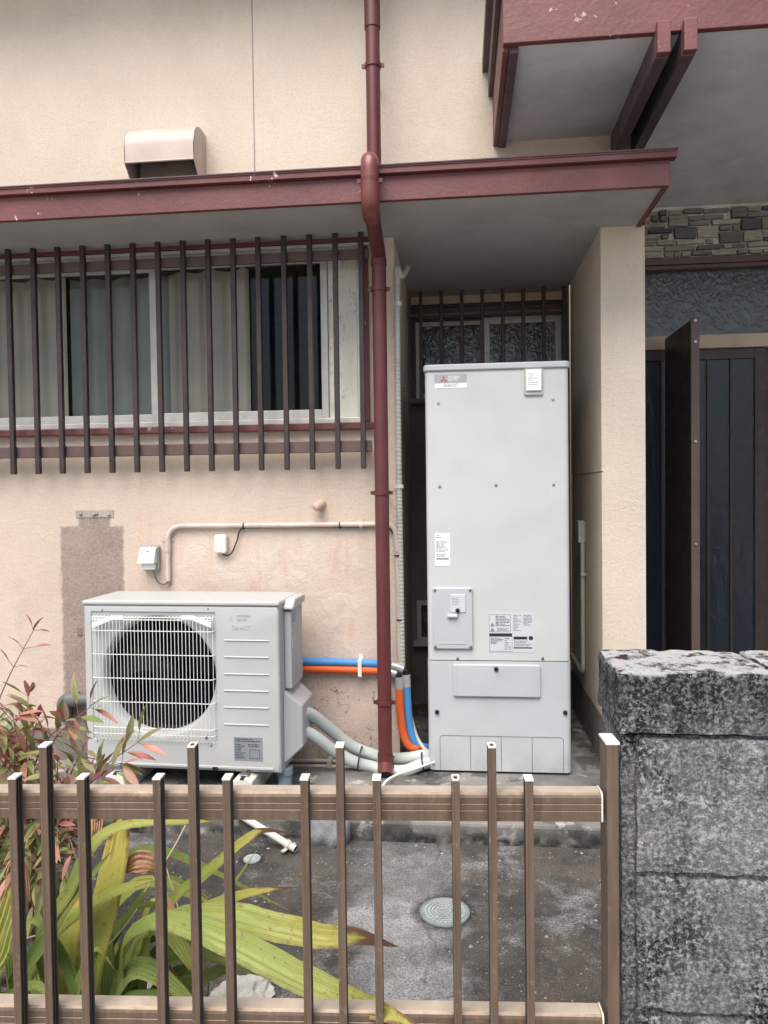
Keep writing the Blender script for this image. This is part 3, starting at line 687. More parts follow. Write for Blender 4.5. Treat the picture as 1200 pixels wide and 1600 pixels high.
# conduits, boxes
cy = W - .016
def pw(px, py, y=cy): return P(px, py, y)
cond = thing('conduit', 'beige vinyl conduit running along the wall above the heat pump', 'conduit', tuple(pw(262, 912)))
ob('pipe', MB().tube(fillet([pw(263,908), pw(262,822), pw(616,819), pw(621,850,), pw(626,1045)], .075, 8), .0125, 12), PVC_BEIGE, cond, smooth=40)
ob('coupling', MB().tube([pw(262.5,862), pw(262.3,846)], .0155, 12), PVC_BEIGE, cond, smooth=40)
ob('coupling', MB().tube([pw(621.5,852), pw(622,862)], .0155, 12), PVC_BEIGE, cond, smooth=40)
for (a, b, hz) in ((262, 843, 0), (565, 820, 1)):
    c = pw(a, b, W-.002); 
    ob('saddle', (MB().box(c.x-.03, c.x+.03, W-.004, W-.001, c.z-.008, c.z+.008) if not hz else MB().box(c.x-.008, c.x+.008, W-.004, W-.001, c.z-.03, c.z+.03)).tube([c+Vector((0,-.014,-.008)), c+Vector((0,-.014,.008))] if not hz else [c+Vector((-.008,-.014,0)), c+Vector((.008,-.014,0))], .0155, 12), PVC_BEIGE, cond, smooth=40)
ob('signal_cable', MB().tube(catmull([pw(345,862), pw(352,868), pw(362,864), pw(370,845), pw(377,827,), pw(400,824.5), pw(500,823.5), pw(560,823.5), pw(600,822.5), pw(614,833), pw(619,853), pw(624,960), pw(628,1040)], 8), .0035, 6), BLACK, label='thin black cable tied along the beige conduit', cat='cable', smooth=60)
for i, (a, b) in enumerate(((381, 822), (531, 821), (621, 868), (625, 968))):
    v = i < 2; c = pw(a, b)
    ob('cable_tie', MB().tube([c+(Vector((-.003,0,0)) if v else Vector((0,0,-.003))), c+(Vector((.003,0,0)) if v else Vector((0,0,.003)))], .0168, 10), BLACK, cond)
# temperature sensor box
c = pw(345, 850, W-.02)
sb = thing('sensor_box', 'small white plastic sensor cover with a black cable', 'sensor box', (c.x, W, c.z-.05))
ob('cover', MB().prism(rrect(c.x-.029, c.x+.031, c.z-.045, c.z+.045, .014), 'y', W-.034, W-.001), BOXW, sb, bevel=.009, seg=3)
ob('rib', MB().box(c.x-.010, c.x+.008, W-.0365, W-.0335, c.z-.036, c.z+.022), BOXW, sb, bevel=.001)
# outdoor outlet
c = pw(233, 873, W-.03)
ot = thing('outdoor_outlet', 'grey weatherproof outlet box with hinged cover on the wall', 'outlet', (c.x, W, c.z-.06))
ob('back_box', MB().prism(rrect(c.x-.036, c.x+.046, c.z-.055, c.z+.06, .008), 'y', W-.026, W-.001), simple('outlet_back', S(150,150,146), .5), ot, bevel=.003)
ob('hinged_cover', MB().prism([(W-.0265, c.z+.056), (W-.045, c.z+.05), (W-.075, c.z-.018), (W-.07, c.z-.022), (W-.0265, c.z-.02)], 'x', c.x-.040, c.x+.040), BOXW, ot, bevel=.003)
ob('socket', MB().box(c.x-.03, c.x+.034, W-.05, W-.027, c.z-.05, c.z-.023), CREAM, ot, bevel=.003)
ob('screw', MB().lathe([(0,-.003),(.005,-.002),(.006,0)], (c.x+.002, W-.05, c.z+.034), 'y', 10), BLACK, ot)
ob('power_cord', MB().tube(catmull([pw(241,893,W-.04), pw(243,903,W-.03), pw(249,911,W-.02), pw(257,913,W-.018), pw(263,908,W-.016)], 8), .004, 8), simple('cord_grey', S(110,108,106), .5), label='short grey cord looping from the outlet to the conduit', cat='cord', smooth=60)
# leftover mounting strip
c0, c1 = pw(118, 803, W-.004), pw(177, 802, W-.004)
ms = thing('mounting_strip', 'weathered metal strip with screws left on the wall', 'bracket', (c0.x, W, c0.z))
ob('strip', MB().box(c0.x, c1.x, W-.003, W-.001, c0.z-.018, c0.z+.016), simple('strip_metal', S(176,164,156), .5, .3, dirt=S(120,100,90), dirt_amt=.6, dscale=30), ms)
for px in (126, 147, 151, 170):
    q = pw(px, 803, W-.004); ob('screw', MB().lathe([(0,-.010),(.006,-.008),(.008,-.002),(.008,.001)], (q.x, W-.003, q.z+random.uniform(-.004,.004)), 'y', 10), STEEL, ms)
q = pw(124, 987, W-.004)
ob('wall_tag', MB().box(q.x-.012, q.x+.012, W-.004, W-.001, q.z-.018, q.z+.018), simple('tag_metal', S(128,110,106), .6), label='small leftover metal tab on the wall beside the heat pump', cat='bracket', bevel=.001)
# sealed pipe stub
q = pw(497, 791, W-.03)
ob('pipe_stub', MB().tube([(q.x+.012, W-.001, q.z+.012), (q.x+.006, W-.03, q.z+.006), (q.x-.006, W-.055, q.z-.004), (q.x-.009, W-.06, q.z-.006)], [.021, .021, .020, .012], 14), STUBC, label='short capped pipe stub sticking out of the wall', cat='pipe', smooth=40)
# corrugated conduit at the alcove corner
pts = catmull([PX(637, 418, XJ+.05), P(628, 432, W-.002), P(622, 424, W-.016), P(620.5, 445, W-.018), P(623, 700, W-.018), P(629, 1048, W-.018)], 60)
pts2 = [pts[0]]; acc = 0
for a, b in zip(pts, pts[1:]):
    L = (b-a).length; k = max(1, int(L/.004))
    for i in range(1, k+1): pts2.append(a.lerp(b, i/k))
ob('corrugated_conduit', MB().tube(pts2, [.0135 if (i//2) % 2 else .0118 for i in range(len(pts2))], 10), PVC_GREY, label='pale corrugated conduit climbing the corner of the alcove', cat='conduit', smooth=50)
q = P(622, 475, W-.018)
q2 = P(625, 760, W-.018)
for q in (q, q2):
    ob('conduit_clip', MB().tube([q+Vector((0,0,-.008)), q+Vector((0,0,.008))], .0165, 12).box(q.x-.022, q.x-.012, q.y, W-.001, q.z-.007, q.z+.007), BOXW, label='pale clip holding the corrugated conduit, ' + ('upper one' if q.z > 1.4 else 'lower one'), cat='clip', smooth=40)
# conduit on the inner side of the wing wall
xi = XPL - .016
pi = [PX(907, 835, xi), PX(909, 870, xi)]
ic = thing('side_conduit', 'thin grey conduit with a small box inside the alcove side wall', 'conduit', tuple(PX(917, 1070, xi)))
a = PX(908, 832, xi); zt_ = a.z
ob('pipe', MB().tube(fillet([(xi, a.y-.04, zt_-.05), (xi, a.y-.04, PX(917,1060,xi).z), (xi, a.y+.35, PX(917,1060,xi).z+.01)], .04, 6), .011, 10), PVC_GREY, ic, smooth=40)
ob('box', MB().box(XPL-.035, XPL-.001, a.y-.035, a.y+.04, zt_-.05, zt_+.06), PVC_GREY, ic, bevel=.004)
z_ = PX(914, 900, xi).z
ob('saddle', MB().box(XPL-.029, XPL-.001, a.y-.06, a.y-.02, z_-.008, z_+.008), PVC_GREY, ic, bevel=.002)

# ------------------------------------------------------------------ hot water tank in the alcove
TY = PZ(780, 1207, SLAB + .006).y
def T(px, py, y=None): return P(px, py, TY if y is None else y)
tx0, tx1 = T(667, 880).x, T(890.5, 880).x
ttop, tseam, tcap = T(775, 567).z, T(780, 1033).z, T(775, 578).z
tank = thing('water_tank', 'tall light grey hot water storage tank standing in the alcove', 'water tank', ((tx0+tx1)/2, TY, SLAB))
TD = .70
def zprism(x0, x1, y0, y1, r, z0, z1): return MB().prism(rrect(x0, x1, y0, y1, r), 'z', z0, z1)
ob('body', zprism(tx0, tx1, TY, TY+TD, .022, tseam+.003, tcap), TANKP, tank, smooth=40)
ob('lower_cover', zprism(tx0-.002, tx1+.002, TY-.004, TY+TD-.02, .026, SLAB+.012, tseam-.001), TANKC, tank, smooth=40)
ob('seam', zprism(tx0+.006, tx1-.006, TY+.006, TY+TD-.03, .02, tseam-.002, tseam+.004), DARKIN, tank)
ob('lid', zprism(tx0-.007, tx1+.007, TY-.009, TY+TD+.008, .03, tcap+.001, ttop), TANKC, tank, smooth=40, bevel=.006)
for sx in (tx0+.06, tx1-.06):
    for sy in (TY+.08, TY+TD-.1):
        ob('foot', MB().box(sx-.04, sx+.04, sy-.04, sy+.04, SLAB, SLAB+.0115), STEEL, tank)
def rect_on(y, a, b):      # two photo corners on the plane y -> x0,x1,z0,z1
    p, q = P(*a, y), P(*b, y); return min(p.x,q.x), max(p.x,q.x), min(p.z,q.z), max(p.z,q.z)
screw_me = MB().lathe([(.0001,-.004),(.0055,-.0032),(.0065,0)], (0,0,0), 'y', 12).mesh('screw', STEEL, 40)
knob_me = MB().lathe([(.0001,-.010),(.007,-.009),(.0095,-.005),(.010,0)], (0,0,0), 'y', 16).mesh('knob', BLACK, 40)
for px, py in ((685,630), (864,624), (687,760), (775,758), (865,757), (715,1029), (848,1029)):
    q = T(px, py); place('screw', screw_me, tank, loc=(q.x, TY, q.z))
for px, py in ((683,1112), (883,1113)):
    q = T(px, py); place('knob', knob_me, tank, loc=(q.x, TY-.004, q.z))
# maker's badge
x0,x1,z0,z1 = rect_on(TY, (679,607), (729,584)); bh = z1-z0; bw_ = x1-x0
badge = ob('badge', MB().box(x0, x1, TY-.0012, TY-.0002, z0+bh*.36, z1), BADGE, tank)
ob('badge_strip', MB().box(x0, x1, TY-.0012, TY-.0002, z0, z0+bh*.355), LABELW, badge)
def diamonds(cx, cz, s, y, mat, parent):
    b = MB()
    for a in (90, 210, 330):
        a = math.radians(a); u = Vector((math.cos(a), 0, math.sin(a))); 
        p1 = Vector((math.cos(a-math.pi/6), 0, math.sin(a-math.pi/6))) * s/math.sqrt(3); p2 = Vector((math.cos(a+math.pi/6), 0, math.sin(a+math.pi/6))) * s/math.sqrt(3)
        o_ = Vector((cx, y, cz))
        b.add([o_, o_+p1, o_+u*s, o_+p2], [(0,1,2,3)])
    return ob('emblem', b, mat, parent)
diamonds(x0+bw_*.285, z0+bh*.62, .0175, TY-.0018, LOGO_RED, badge)
me = text_mesh('MITSUBISHI', .0155, LOGO_WHITE, .0003, .66); place('lettering', me, badge, loc=(x0+bw_*.42, TY-.0016, z0+bh*.71))
me = text_mesh('ELECTRIC', .0155, LOGO_WHITE, .0003, .66); place('lettering', me, badge, loc=(x0+bw_*.42, TY-.0016, z0+bh*.52))
me = text_mesh('DIAHOT', .020, INKG, .0003, .85); place('lettering', me, badge, loc=(x0+bw_*.28, TY-.0016, z0+bh*.09))
# vent flap top right
x0,x1,z0,z1 = rect_on(TY, (819,618), (848,576))
vp = ob('service_flap', MB().prism(rrect(x0, x1, z0, z1, .008), 'y', TY-.010, TY), simple('flap_frame', S(178,176,170), .5), tank, bevel=.002)
ob('flap_lid', MB().prism(rrect(x0+.008, x1-.008, z0+.018, z1-.006, .004), 'y', TY-.018, TY-.0105), LABELW, vp, bevel=.002)
def lines(x0, x1, z0, z1, n, y, mat, seed, parent, fill=(.4,1.), th=.42, name='print'):
    r = random.Random(seed); b = MB(); p = (z1-z0)/n
    for i in range(n):
        zc = z1 - (i+.5)*p; x = x0
        L = (x1-x0)*r.uniform(*fill); end = x0+L
        while x < end:
            wd = min(r.uniform(.004, .016), end-x); b.box(x, x+wd, y-.0004, y, zc-p*th/2, zc+p*th/2); x += wd + r.uniform(.0015, .004)
    return ob(name, b, mat, parent)
lines(x0+.016, x1-.016, z0+.04, z1-.02, 6, TY-.0182, INKG, 3, vp, th=.25)
# rating plate
x0,x1,z0,z1 = rect_on(TY, (680,884), (703,833))
rp = ob('rating_plate', MB().box(x0, x1, TY-.0012, TY-.0002, z0, z1), LABELW, tank)
hh = z1-z0
lines(x0+.005, x0+.035, z1-.022, z1-.006, 2, TY-.0013, INKG, 4, rp)
lines(x0+.005, x1-.005, z0+hh*.42, z1-.034, 9, TY-.0013, INKG, 5, rp, (.55,1.))
lines(x0+.006, x1-.01, z0+hh*.27, z0+hh*.36, 2, TY-.0013, INK, 6, rp, (.5,.8))
ob('barcode', MB().box(x0+.006, x1-.006, TY-.0016, TY-.0012, z0+hh*.19, z0+hh*.235), INKG, rp)
# service panel left
x0,x1,z0,z1 = rect_on(TY, (677,1013), (738,918))
sp = ob('service_panel', MB().prism(rrect(x0, x1, z0, z1, .008), 'y', TY-.012, TY), TANKC, tank, bevel=.004)
for sx in (x0+.010, x1-.010):
    for sz in (z0+.010, z1-.010): place('screw', screw_me, sp, loc=(sx, TY-.012, sz))
a0,a1,b0,b1 = rect_on(TY, (704,956), (727,928))
ob('switch_lid', MB().prism(rrect(a0, a1, b0, b1, .004), 'y', TY-.0155, TY-.0122), LABELT, sp, bevel=.0015)
lines(a0+.006, a1-.006, b0+.03, b1-.012, 5, TY-.0157, INKG, 8, sp, th=.25)
q = T(715, 953); place('knob', knob_me, sp, loc=(q.x, TY-.0155, q.z))
q = T(707, 961); ob('pull_tab', MB().box(q.x-.022, q.x+.022, TY-.026, TY-.0122, q.z-.008, q.z+.007), LABELT, sp, bevel=.004)
ob('rib', MB().box(x0+.028, x1-.028, TY-.0135, TY-.0122, z0+.022, z0+.026), TANKC, sp)
# lower access cover
x0,x1,z0,z1 = rect_on(TY, (708,1087), (844,1038))
lc = ob('access_cover', MB().prism(rrect(x0, x1, z0, z1, .010), 'y', TY-.016, TY-.0042), TANKC, tank, bevel=.005)
for xx in (x0+.012, x1-.015): ob('rib', MB().box(xx, xx+.003, TY-.0175, TY-.0162, z0+.012, z1-.012), TANKC, lc)
q = T(775, 1044); place('knob', knob_me, lc, loc=(q.x, TY-.016, q.z))
# knock-out panels at the foot
x0,x1,z0,z1 = rect_on(TY, (688,1206), (880,1152)); z0 = SLAB+.014
b = MB(); gw = .0022
for i in range(5):
    xx = x0 + (x1-x0)*i/4; b.box(xx-gw/2, xx+gw/2, TY-.0055, TY-.0041, z0, z1-(.012 if i in (0,4) else 0))
b.tube(fillet([(x0, TY-.0048, z1-.03), (x0, TY-.0048, z1), (x1, TY-.0048, z1), (x1, TY-.0048, z1-.03)], .02, 5), gw/2, 6)
ob('knockout_slot', b, simple('slot_grey', S(110,112,116), .6), tank)
# warning notices
x0,x1,z0,z1 = rect_on(TY, (764,1019), (835,957)); wn = ob('notice', MB().box(x0, x1, TY-.0010, TY-.0002, z0, z1), LABELT, tank)
mx2, mz = (x0+x1)/2, z0+(z1-z0)*.5; y_ = TY-.0011
def outline(a0, a1, b0, b1, t=.001):
    return MB().box(a0, a1, y_-.0003, y_, b0, b0+t).box(a0, a1, y_-.0003, y_, b1-t, b1).box(a0, a0+t, y_-.0003, y_, b0+t, b1-t).box(a1-t, a1, y_-.0003, y_, b0+t, b1-t)
ob('notice_border', outline(x0+.002, mx2-.004, mz+.002, z1-.008), INK, wn); ob('notice_border', outline(x0+.002, mx2+.002, z0+.004, mz-.004), INK, wn)
ob('notice_bar', MB().box(x0+.003, mx2+.001, y_-.0006, y_-.0003, mz-.018, mz-.005), INK, wn)
ob('notice_bar', MB().box(mx2+.008, x1-.032, y_-.0006, y_-.0003, mz-.030, mz-.018), INK, wn)
ob('notice_bar', MB().box(mx2+.008, x1-.010, y_-.0006, y_-.0003, z0+.018, z0+.023), INK, wn)
lines(x0+.03, mx2-.008, mz+.026, z1-.014, 7, y_, INK, 21, wn, (.6,1), .38); lines(x0+.036, mx2-.010, mz+.006, mz+.02, 3, y_, INK, 22, wn, (.6,1), .35)
lines(mx2+.008, (mx2+x1)/2-.006, mz+.006, z1-.010, 11, y_, INKG, 23, wn, (.4,1)); lines((mx2+x1)/2+.002, x1-.006, mz+.03, z1-.010, 8, y_, INKG, 24, wn, (.4,1))
lines(x0+.008, mx2-.035, z0+.035, mz-.022, 5, y_, INK, 25, wn, (.4,1)); lines(mx2-.03, mx2-.004, z0+.01, mz-.022, 6, y_, INKG, 26, wn, (.3,1)); lines(mx2+.01, x1-.012, z0+.026, mz-.034, 4, y_, INKG, 27, wn, (.4,1))
tri = MB()
for (cx, cz, s) in ((x0+.016, mz+.034, .010), (x0+.016, mz+.012, .009), (x0+.034, z1-.016, .004), (x0+.034, mz+.038, .004)):
    tri.add([(cx-s, y_-.0004, cz-s*.8), (cx+s, y_-.0004, cz-s*.8), (cx, y_-.0004, cz+s)], [(0,1,2)])
ob('warning_triangle', tri, INKG, wn)
ob('notice_mark', MB().lathe([(.0001,-.0004),(.0095,-.0004),(.0095,0)], (x1-.016, y_, mz-.024), 'y', 16), INK, wn)

# ------------------------------------------------------------------ heat pump (outdoor unit)
aa = math.radians(-2.0); ux = Vector((math.cos(aa), math.sin(aa), 0)); uy = Vector((-math.sin(aa), math.cos(aa), 0))
apt = P(286, 1100, 2.95)
aorg = PN(136, 1202, apt, uy); aorg.z = PN(286, 1203, apt, uy).z
def L(px, py, off=0.):
    p = PN(px, py, apt + uy*off, uy); d = p - aorg; return d.dot(ux), d.z
ac = thing('heat_pump', 'light grey heat pump outdoor unit with round fan behind a wire guard', 'heat pump', tuple(aorg), aa, local=True)
AW = L(437, 1070)[0]; AH = L(286, 946)[1]; AD = .30
fx, fz = L(247, 1057); FR = (L(334, 1057)[0] - L(160, 1057)[0]) / 2
rx0, rz0 = L(147.5, 1153); rx1, rz1 = L(335, 958)
def rect_hit(a, x0, x1, z0, z1):
    c, s = math.cos(a), math.sin(a); t = 1e9
    if c > 1e-9: t = min(t, (x1-fx)/c)
    if c < -1e-9: t = min(t, (x0-fx)/c)
    if s > 1e-9: t = min(t, (z1-fz)/s)
    if s < -1e-9: t = min(t, (z0-fz)/s)
    return fx+t*c, fz+t*s
angs = sorted(set([round(2*math.pi*k/96, 5) for k in range(96)] + [round(math.atan2(z-fz, x-fx) % (2*math.pi), 5) for x in (0, AW) for z in (0, AH)] + [round(math.atan2(z-fz, x-fx) % (2*math.pi), 5) for x in (rx0, rx1) for z in (rz0, rz1)]))
rings = []
er = .012
for k in range(5, -1, -1):
    t = math.radians(90*k/5); e = er*(1-math.sin(t)); yy = er*(1-math.cos(t))
    rings.append([(x, yy, z) for x, z in (rect_hit(a, e, AW-e, e, AH-e) for a in angs)])
rings.append([(x, 0, z) for x, z in (rect_hit(a, rx0-.004, rx1+.004, rz0-.004, rz1+.004) for a in angs)])
rings.append([(x, .007, z) for x, z in (rect_hit(a, rx0, rx1, rz0, rz1) for a in angs)])
RO = FR*1.05
rings.append([(fx+RO*math.cos(a), .007, fz+RO*math.sin(a)) for a in angs])
for q, yy in ((1.03, .010), (1.0, .02), (.985, .035), (.98, .055)):
    rings.append([(fx+FR*q*math.cos(a), yy, fz+FR*q*math.sin(a)) for a in angs])
n = len(angs); b = MB()
vs = [v for r in rings for v in r]; fs = [(i*n+k, i*n+(k+1) % n, (i+1)*n+(k+1) % n, (i+1)*n+k) for i in range(len(rings)-1) for k in range(n)]
b.add(vs, fs)
ob('front_panel', b, ACP, ac, smooth=35)
ob('casing', MB().add([(0,er,0),(AW,er,0),(AW,AD,0),(0,AD,0),(0,er,AH),(AW,er,AH),(AW,AD,AH),(0,AD,AH)], [(0,3,2,1),(1,2,6,5),(2,3,7,6),(3,0,4,7)]), ACS, ac)
ob('top_lid', MB().box(-.004, AW+.004, -.005, AD+.004, AH-.0, AH+.018), ACP, ac, bevel=.006, seg=3)
ob('fan_shroud', MB().lathe([(FR*.98, .055), (FR*.97, .12), (FR*.97, .16)], (fx, 0, fz), 'y', 64), DARKIN, ac, smooth=60)
cb = MB().box(.03, AW*.66, .21, .23, .02, AH-.02)
ob('coil', cb, FINS, ac)
fan = MB().lathe([(.0001,.055),(.03,.056),(.05,.066),(.052,.13)], (fx, 0, fz), 'y', 24)
for k in range(3):
    a0 = math.radians(20+120*k); pv = []
    for i in range(9):
        for j in range(7):
            r = .045 + (FR*.95-.045)*i/8; spread = math.radians(78)*(.75+.25*i/8)
            a = a0 + spread*(j/6-.5) + .25*i/8
            pv.append((fx+r*math.cos(a), .135-.075*(j/6) + .01*math.sin(j/6*math.pi), fz+r*math.sin(a)))
    fan.add(pv, [(i*7+j, i*7+j+1, (i+1)*7+j+1, (i+1)*7+j) for i in range(8) for j in range(6)])
ob('fan', fan, FAN, ac, smooth=50)
ob('motor_bracket', MB().box(fx-.05, fx+.05, .17, .19, .03, AH-.03).box(fx-.07, fx+.12, .165, .185, fz-.17, fz-.15), FINS, ac, bevel=.004)
# wire guard
g = MB(); wy = -.022; gx0, gz0 = L(151, 1153); gx1, gz1 = L(333, 964)
NV = 34
for i in range(NV):
    x = gx0 + (gx1-gx0)*i/(NV-1); inset = .012 if i in (0, NV-1) else 0
    g.tube(fillet([(x, .004, gz1), (x, wy+inset, gz1-.002), (x, wy+inset, gz0+.004), (x, .004, gz0)], .014, 3), .0013, 6)
for py in (985, 1022, 1059, 1096, 1136, 1146):
    z = L(240, py)[1]
    g.tube(fillet([(gx0-.004, .004, z), (gx0-.002, wy+.004, z), (gx1+.002, wy+.004, z), (gx1+.004, .004, z)], .02, 4), .0019, 6)
for z in (gz1-.002, gz1-.012): g.tube([(gx0, wy+.003, z), (gx1, wy+.003, z)], .0021, 6)
guard = ob('fan_guard', g, CREAM, ac, smooth=60)
def Lp(px, py): return L(px, py)
for pts_ in ([(148,972),(178,961),(196,961),(196,967),(180,967),(148,980)], [(333,972),(304,961),(286,961),(286,967),(302,967),(333,980)]):
    ob('guard_plate', MB().prism([Lp(*p) for p in pts_], 'y', wy-.002, wy+.006), CREAM, guard, bevel=.001)
for i, py in enumerate((1000, 1026, 1052.5, 1078.5, 1104.5, 1131)):
    x0, z = L(350, py); x1 = L(420, py)[0]
    ob('louver', MB().prism([(0, z-.0025), (-.004, z-.0018), (-.004, z-.0004), (0, z+.0022)], 'x', x0, x1), CREAM if False else ACP, ac, bevel=.0012)
# embossed maker's marks
diam = diamonds(L(362,0)[0] if False else L(361, 966)[0], L(361, 967)[1], .015, -.0006, ACS, ac)
me = text_mesh('MITSUBISHI', .016, ACS, .0008, .72); place('lettering', me, ac, loc=(L(370,963)[0], -.0006, L(370,964)[1]))
me = text_mesh('ELECTRIC', .014, ACS, .0008, .72); place('lettering', me, ac, loc=(L(370,969)[0], -.0006, L(370,970)[1]))
me = text_mesh('DIAHOT', .026, ACS, .0008, .8); place('lettering', me, ac, loc=(L(362,981)[0], -.0006, L(362,984)[1]))
# rating sticker
x0, z0 = L(366, 1188); x1, z1 = L(410, 1153)
rs = ob('rating_sticker', MB().box(x0, x1, -.0010, -.0002, z0, z1), LABELG, ac)
lines(x0+.006, x1-.01, z1-.02, z1-.004, 2, -.0011, INK, 31, rs, (.7,1)); lines(x0+.006, (x0+x1)/2-.005, z0+.008, z1-.026, 9, -.0011, INK, 32, rs, (.4,1)); lines((x0+x1)/2, x1-.006, z1-.04, z1-.026, 2, -.0011, INK, 33, rs, (.6,1))
y_ = -.0012; ob('sticker_drawing', outline((x0+x1)/2+.006, x1-.012, z0+.01, z1-.05, .0015), INK, rs)
# bottom skirt line, drain hook, screws
ob('skirt', MB().box(.004, AW-.03, -.006, -.0005, L(286,1198)[1], L(286,1194)[1]), ACP, ac, bevel=.002)
x, z = L(337, 1199); ob('hook', MB().box(x-.012, x+.012, -.008, .0, z-.012, z+.004), BLACK, ac, bevel=.002)
for px, py in ((149,1), (160,953), (325,951), (152,1157), (330,1165)):
    if py > 10:
        x, z = L(px, py); ob('screw', MB().lathe([(.0001,-.003),(.0035,-.002),(.004,0)], (x, 0, z), 'y', 8), STEEL, ac)
x, z = L(326, 1150); ob('guard_screw', MB().lathe([(.0001,-.004),(.006,-.003),(.007,0)], (x, wy, z), 'y', 10), STEEL, guard)
# right side: service covers
def zz(py): return L(437, py)[1]
ob('side_cover', MB().prism([(.075, zz(960)), (.265, zz(955)), (.265, zz(1075)), (.25, zz(1084)), (.075, zz(1084))], 'x', AW+.0005, AW+.032), ACS, ac, bevel=.006)
ob('side_grip', MB().prism([(.06, zz(952)), (.10, zz(941)), (.27, zz(941)), (.27, zz(954)), (.06, zz(957))], 'x', AW+.0005, AW+.045), ACP, ac, bevel=.008)
ob('side_step', MB().box(AW+.0325, AW+.036, .085, .125, zz(1020), zz(1006)), DARKIN if False else ACS, ac, bevel=.003)
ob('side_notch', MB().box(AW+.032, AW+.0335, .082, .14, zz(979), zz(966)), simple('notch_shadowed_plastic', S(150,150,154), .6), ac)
cvz = [zz(1086), zz(1112), zz(1178), zz(1200)]
ob('pipe_cover', MB().add([(AW+.0005,.05,cvz[0]),(AW+.0005,.27,cvz[0]+.005),(AW+.072,.09,cvz[1]),(AW+.072,.27,cvz[1]+.005),(AW+.072,.09,cvz[2]),(AW+.072,.27,cvz[2]),(AW+.0005,.04,cvz[3]),(AW+.0005,.27,cvz[3]),(AW+.03,.03,cvz[1]-.02) ],
   [(0,2,3,1),(2,4,5,3),(4,6,7,5),(0,6,4,2),(1,3,5,7),(0,1,7,6)]), ACS, ac, bevel=.006)
x, z = AW+.03, zz(1172)
# base blocks and bolts
for i, (pa, pb, lab) in enumerate(((172, 228, 'white plastic base rail under the left side of the heat pump'), (366, 420, 'white plastic base rail under the right side of the heat pump'))):
    bl = thing('base_rail', lab, 'base rail', tuple(aorg + ux*L(pa, 1222)[0] + Vector((0,0,SLAB-aorg.z))), aa, local=True, group='base rails under the heat pump')
    h_ = aorg.z - SLAB - .004; w_ = .085
    bl.location = aorg + ux*(L(pa+4, 1216)[0]) - uy*.06; bl.location.z = SLAB
    ob('block', MB().prism([(0,0),(w_,0),(w_,h_*.86),(w_*.66,h_),(w_*.34,h_),(0,h_*.86)], 'y', 0, .44), PLASTICBASE, bl, bevel=.004)
    ob('channel', MB().box(w_*.40, w_*.60, -.001, .43, h_-.004, h_+.0015), DARKIN, bl)
    ob('clamp', MB().box(w_*.28, w_*.72, .02, .062, h_+.0016, h_+.008), STEEL, bl, bevel=.003)
    ob('bolt', MB().tube([(w_*.5, .04, h_+.008), (w_*.5, .04, h_+.022)], .006, 6).tube([(w_*.5, .04, h_+.008), (w_*.5, .04, h_+.013)], .011, 6), STEEL, bl)

# ------------------------------------------------------------------ pipes around the heat pump
by = W - .031
def tb(name, px, r, mat, label=None, parent=None, y=by, n=8, seg=12, cat='pipe', group=None):
    pts = catmull([P(p[0], p[1], p[2] if len(p) > 2 else y) for p in px], n)
    return ob(name, MB().tube(pts, r, seg), mat, parent, smooth=50, label=label, cat=cat if label else None, group=group)
rB = .0185
blue = thing('blue_pipe', 'blue insulated water pipe along the wall beside the heat pump', 'pipe', tuple(P(470, 1034, by)))
tb('tube', [(440,1033), (520,1034.5), (575,1036), (600,1038), (614,1041)], rB, PIPE_BLUE, parent=blue)
tb('tape_wrap', [(612,1040.5), (620,1042), (630,1046)], rB*1.08, FOIL, parent=blue)
tb('elbow', [(628,1045), (634,1049), (635,1056)], rB*.8, BLACK, parent=blue)
tb('tape_wrap', [(634.5,1054), (635,1062), (635.5,1073)], rB*1.05, FOIL, parent=blue)
tb('tube', [(635.5,1070), (637,1100), (640,1135), (648,1160), (664,1168, W), (690,1170, W+.1)], rB, PIPE_BLUE, parent=blue)
orange = thing('orange_pipe', 'orange insulated hot water pipe running below the blue one', 'pipe', tuple(P(470, 1046, by)))
tb('tube', [(440,1044.5), (520,1045.5), (575,1047), (606,1049)], rB, PIPE_ORANGE, parent=orange, y=by-.001)
tb('tape_wrap', [(604,1049), (611,1050.5), (619,1053)], rB*1.02, FOIL, parent=orange, y=by-.004)
tb('elbow', [(616,1052), (622,1054), (624,1060)], rB*.8, BLACK, parent=orange, y=by-.006)
tb('tape_wrap', [(623.5,1058), (624,1066), (624.5,1079)], rB*1.05, FOIL, parent=orange, y=by-.01)
tb('tube', [(624.5,1076), (625.5,1110), (630,1145), (640,1166), (655,1168, W-.02), (680,1169, W+.1)], rB, PIPE_ORANGE, parent=orange, y=by-.012)
q = P(564.5, 1041, W)
cl = MB().box(q.x-.008, q.x+.008, W-.004, W-.001, q.z-.055, q.z+.055)
cl.box(q.x-.009, q.x+.009, by-.024, by-.020, q.z-.036, q.z+.038).box(q.x-.009, q.x+.009, by-.0205, W-.004, q.z+.038, q.z+.041).box(q.x-.009, q.x+.009, by-.0205, W-.004, q.z-.039, q.z-.036)
ob('pipe_clamp', cl, BOXW, bevel=.002, label='pale clamp holding the blue and orange pipes to the wall', cat='clamp')
tb('thin_hose', [(637,1088,by+.01), (643,1125,by+.01), (653,1155), (668,1174,by-.02), (690,1178,by)], .009, PVC_GREY, 'thin grey hose curving down beside the blue pipe', cat='hose')
AX = [(473,1113,3.10), (490,1119,3.16), (520,1143,3.24), (550,1166,3.29), (580,1178,3.31), (604,1185,3.31), (635,1185,3.29), (660,1181,3.29), (690,1178,3.36)]
AX2 = [(473,1141,3.10), (492,1151,3.13), (520,1172,3.18), (552,1190,3.22), (585,1199,3.25), (610,1204,3.22), (635,1204,3.20), (662,1193,3.24), (690,1187,3.34)]
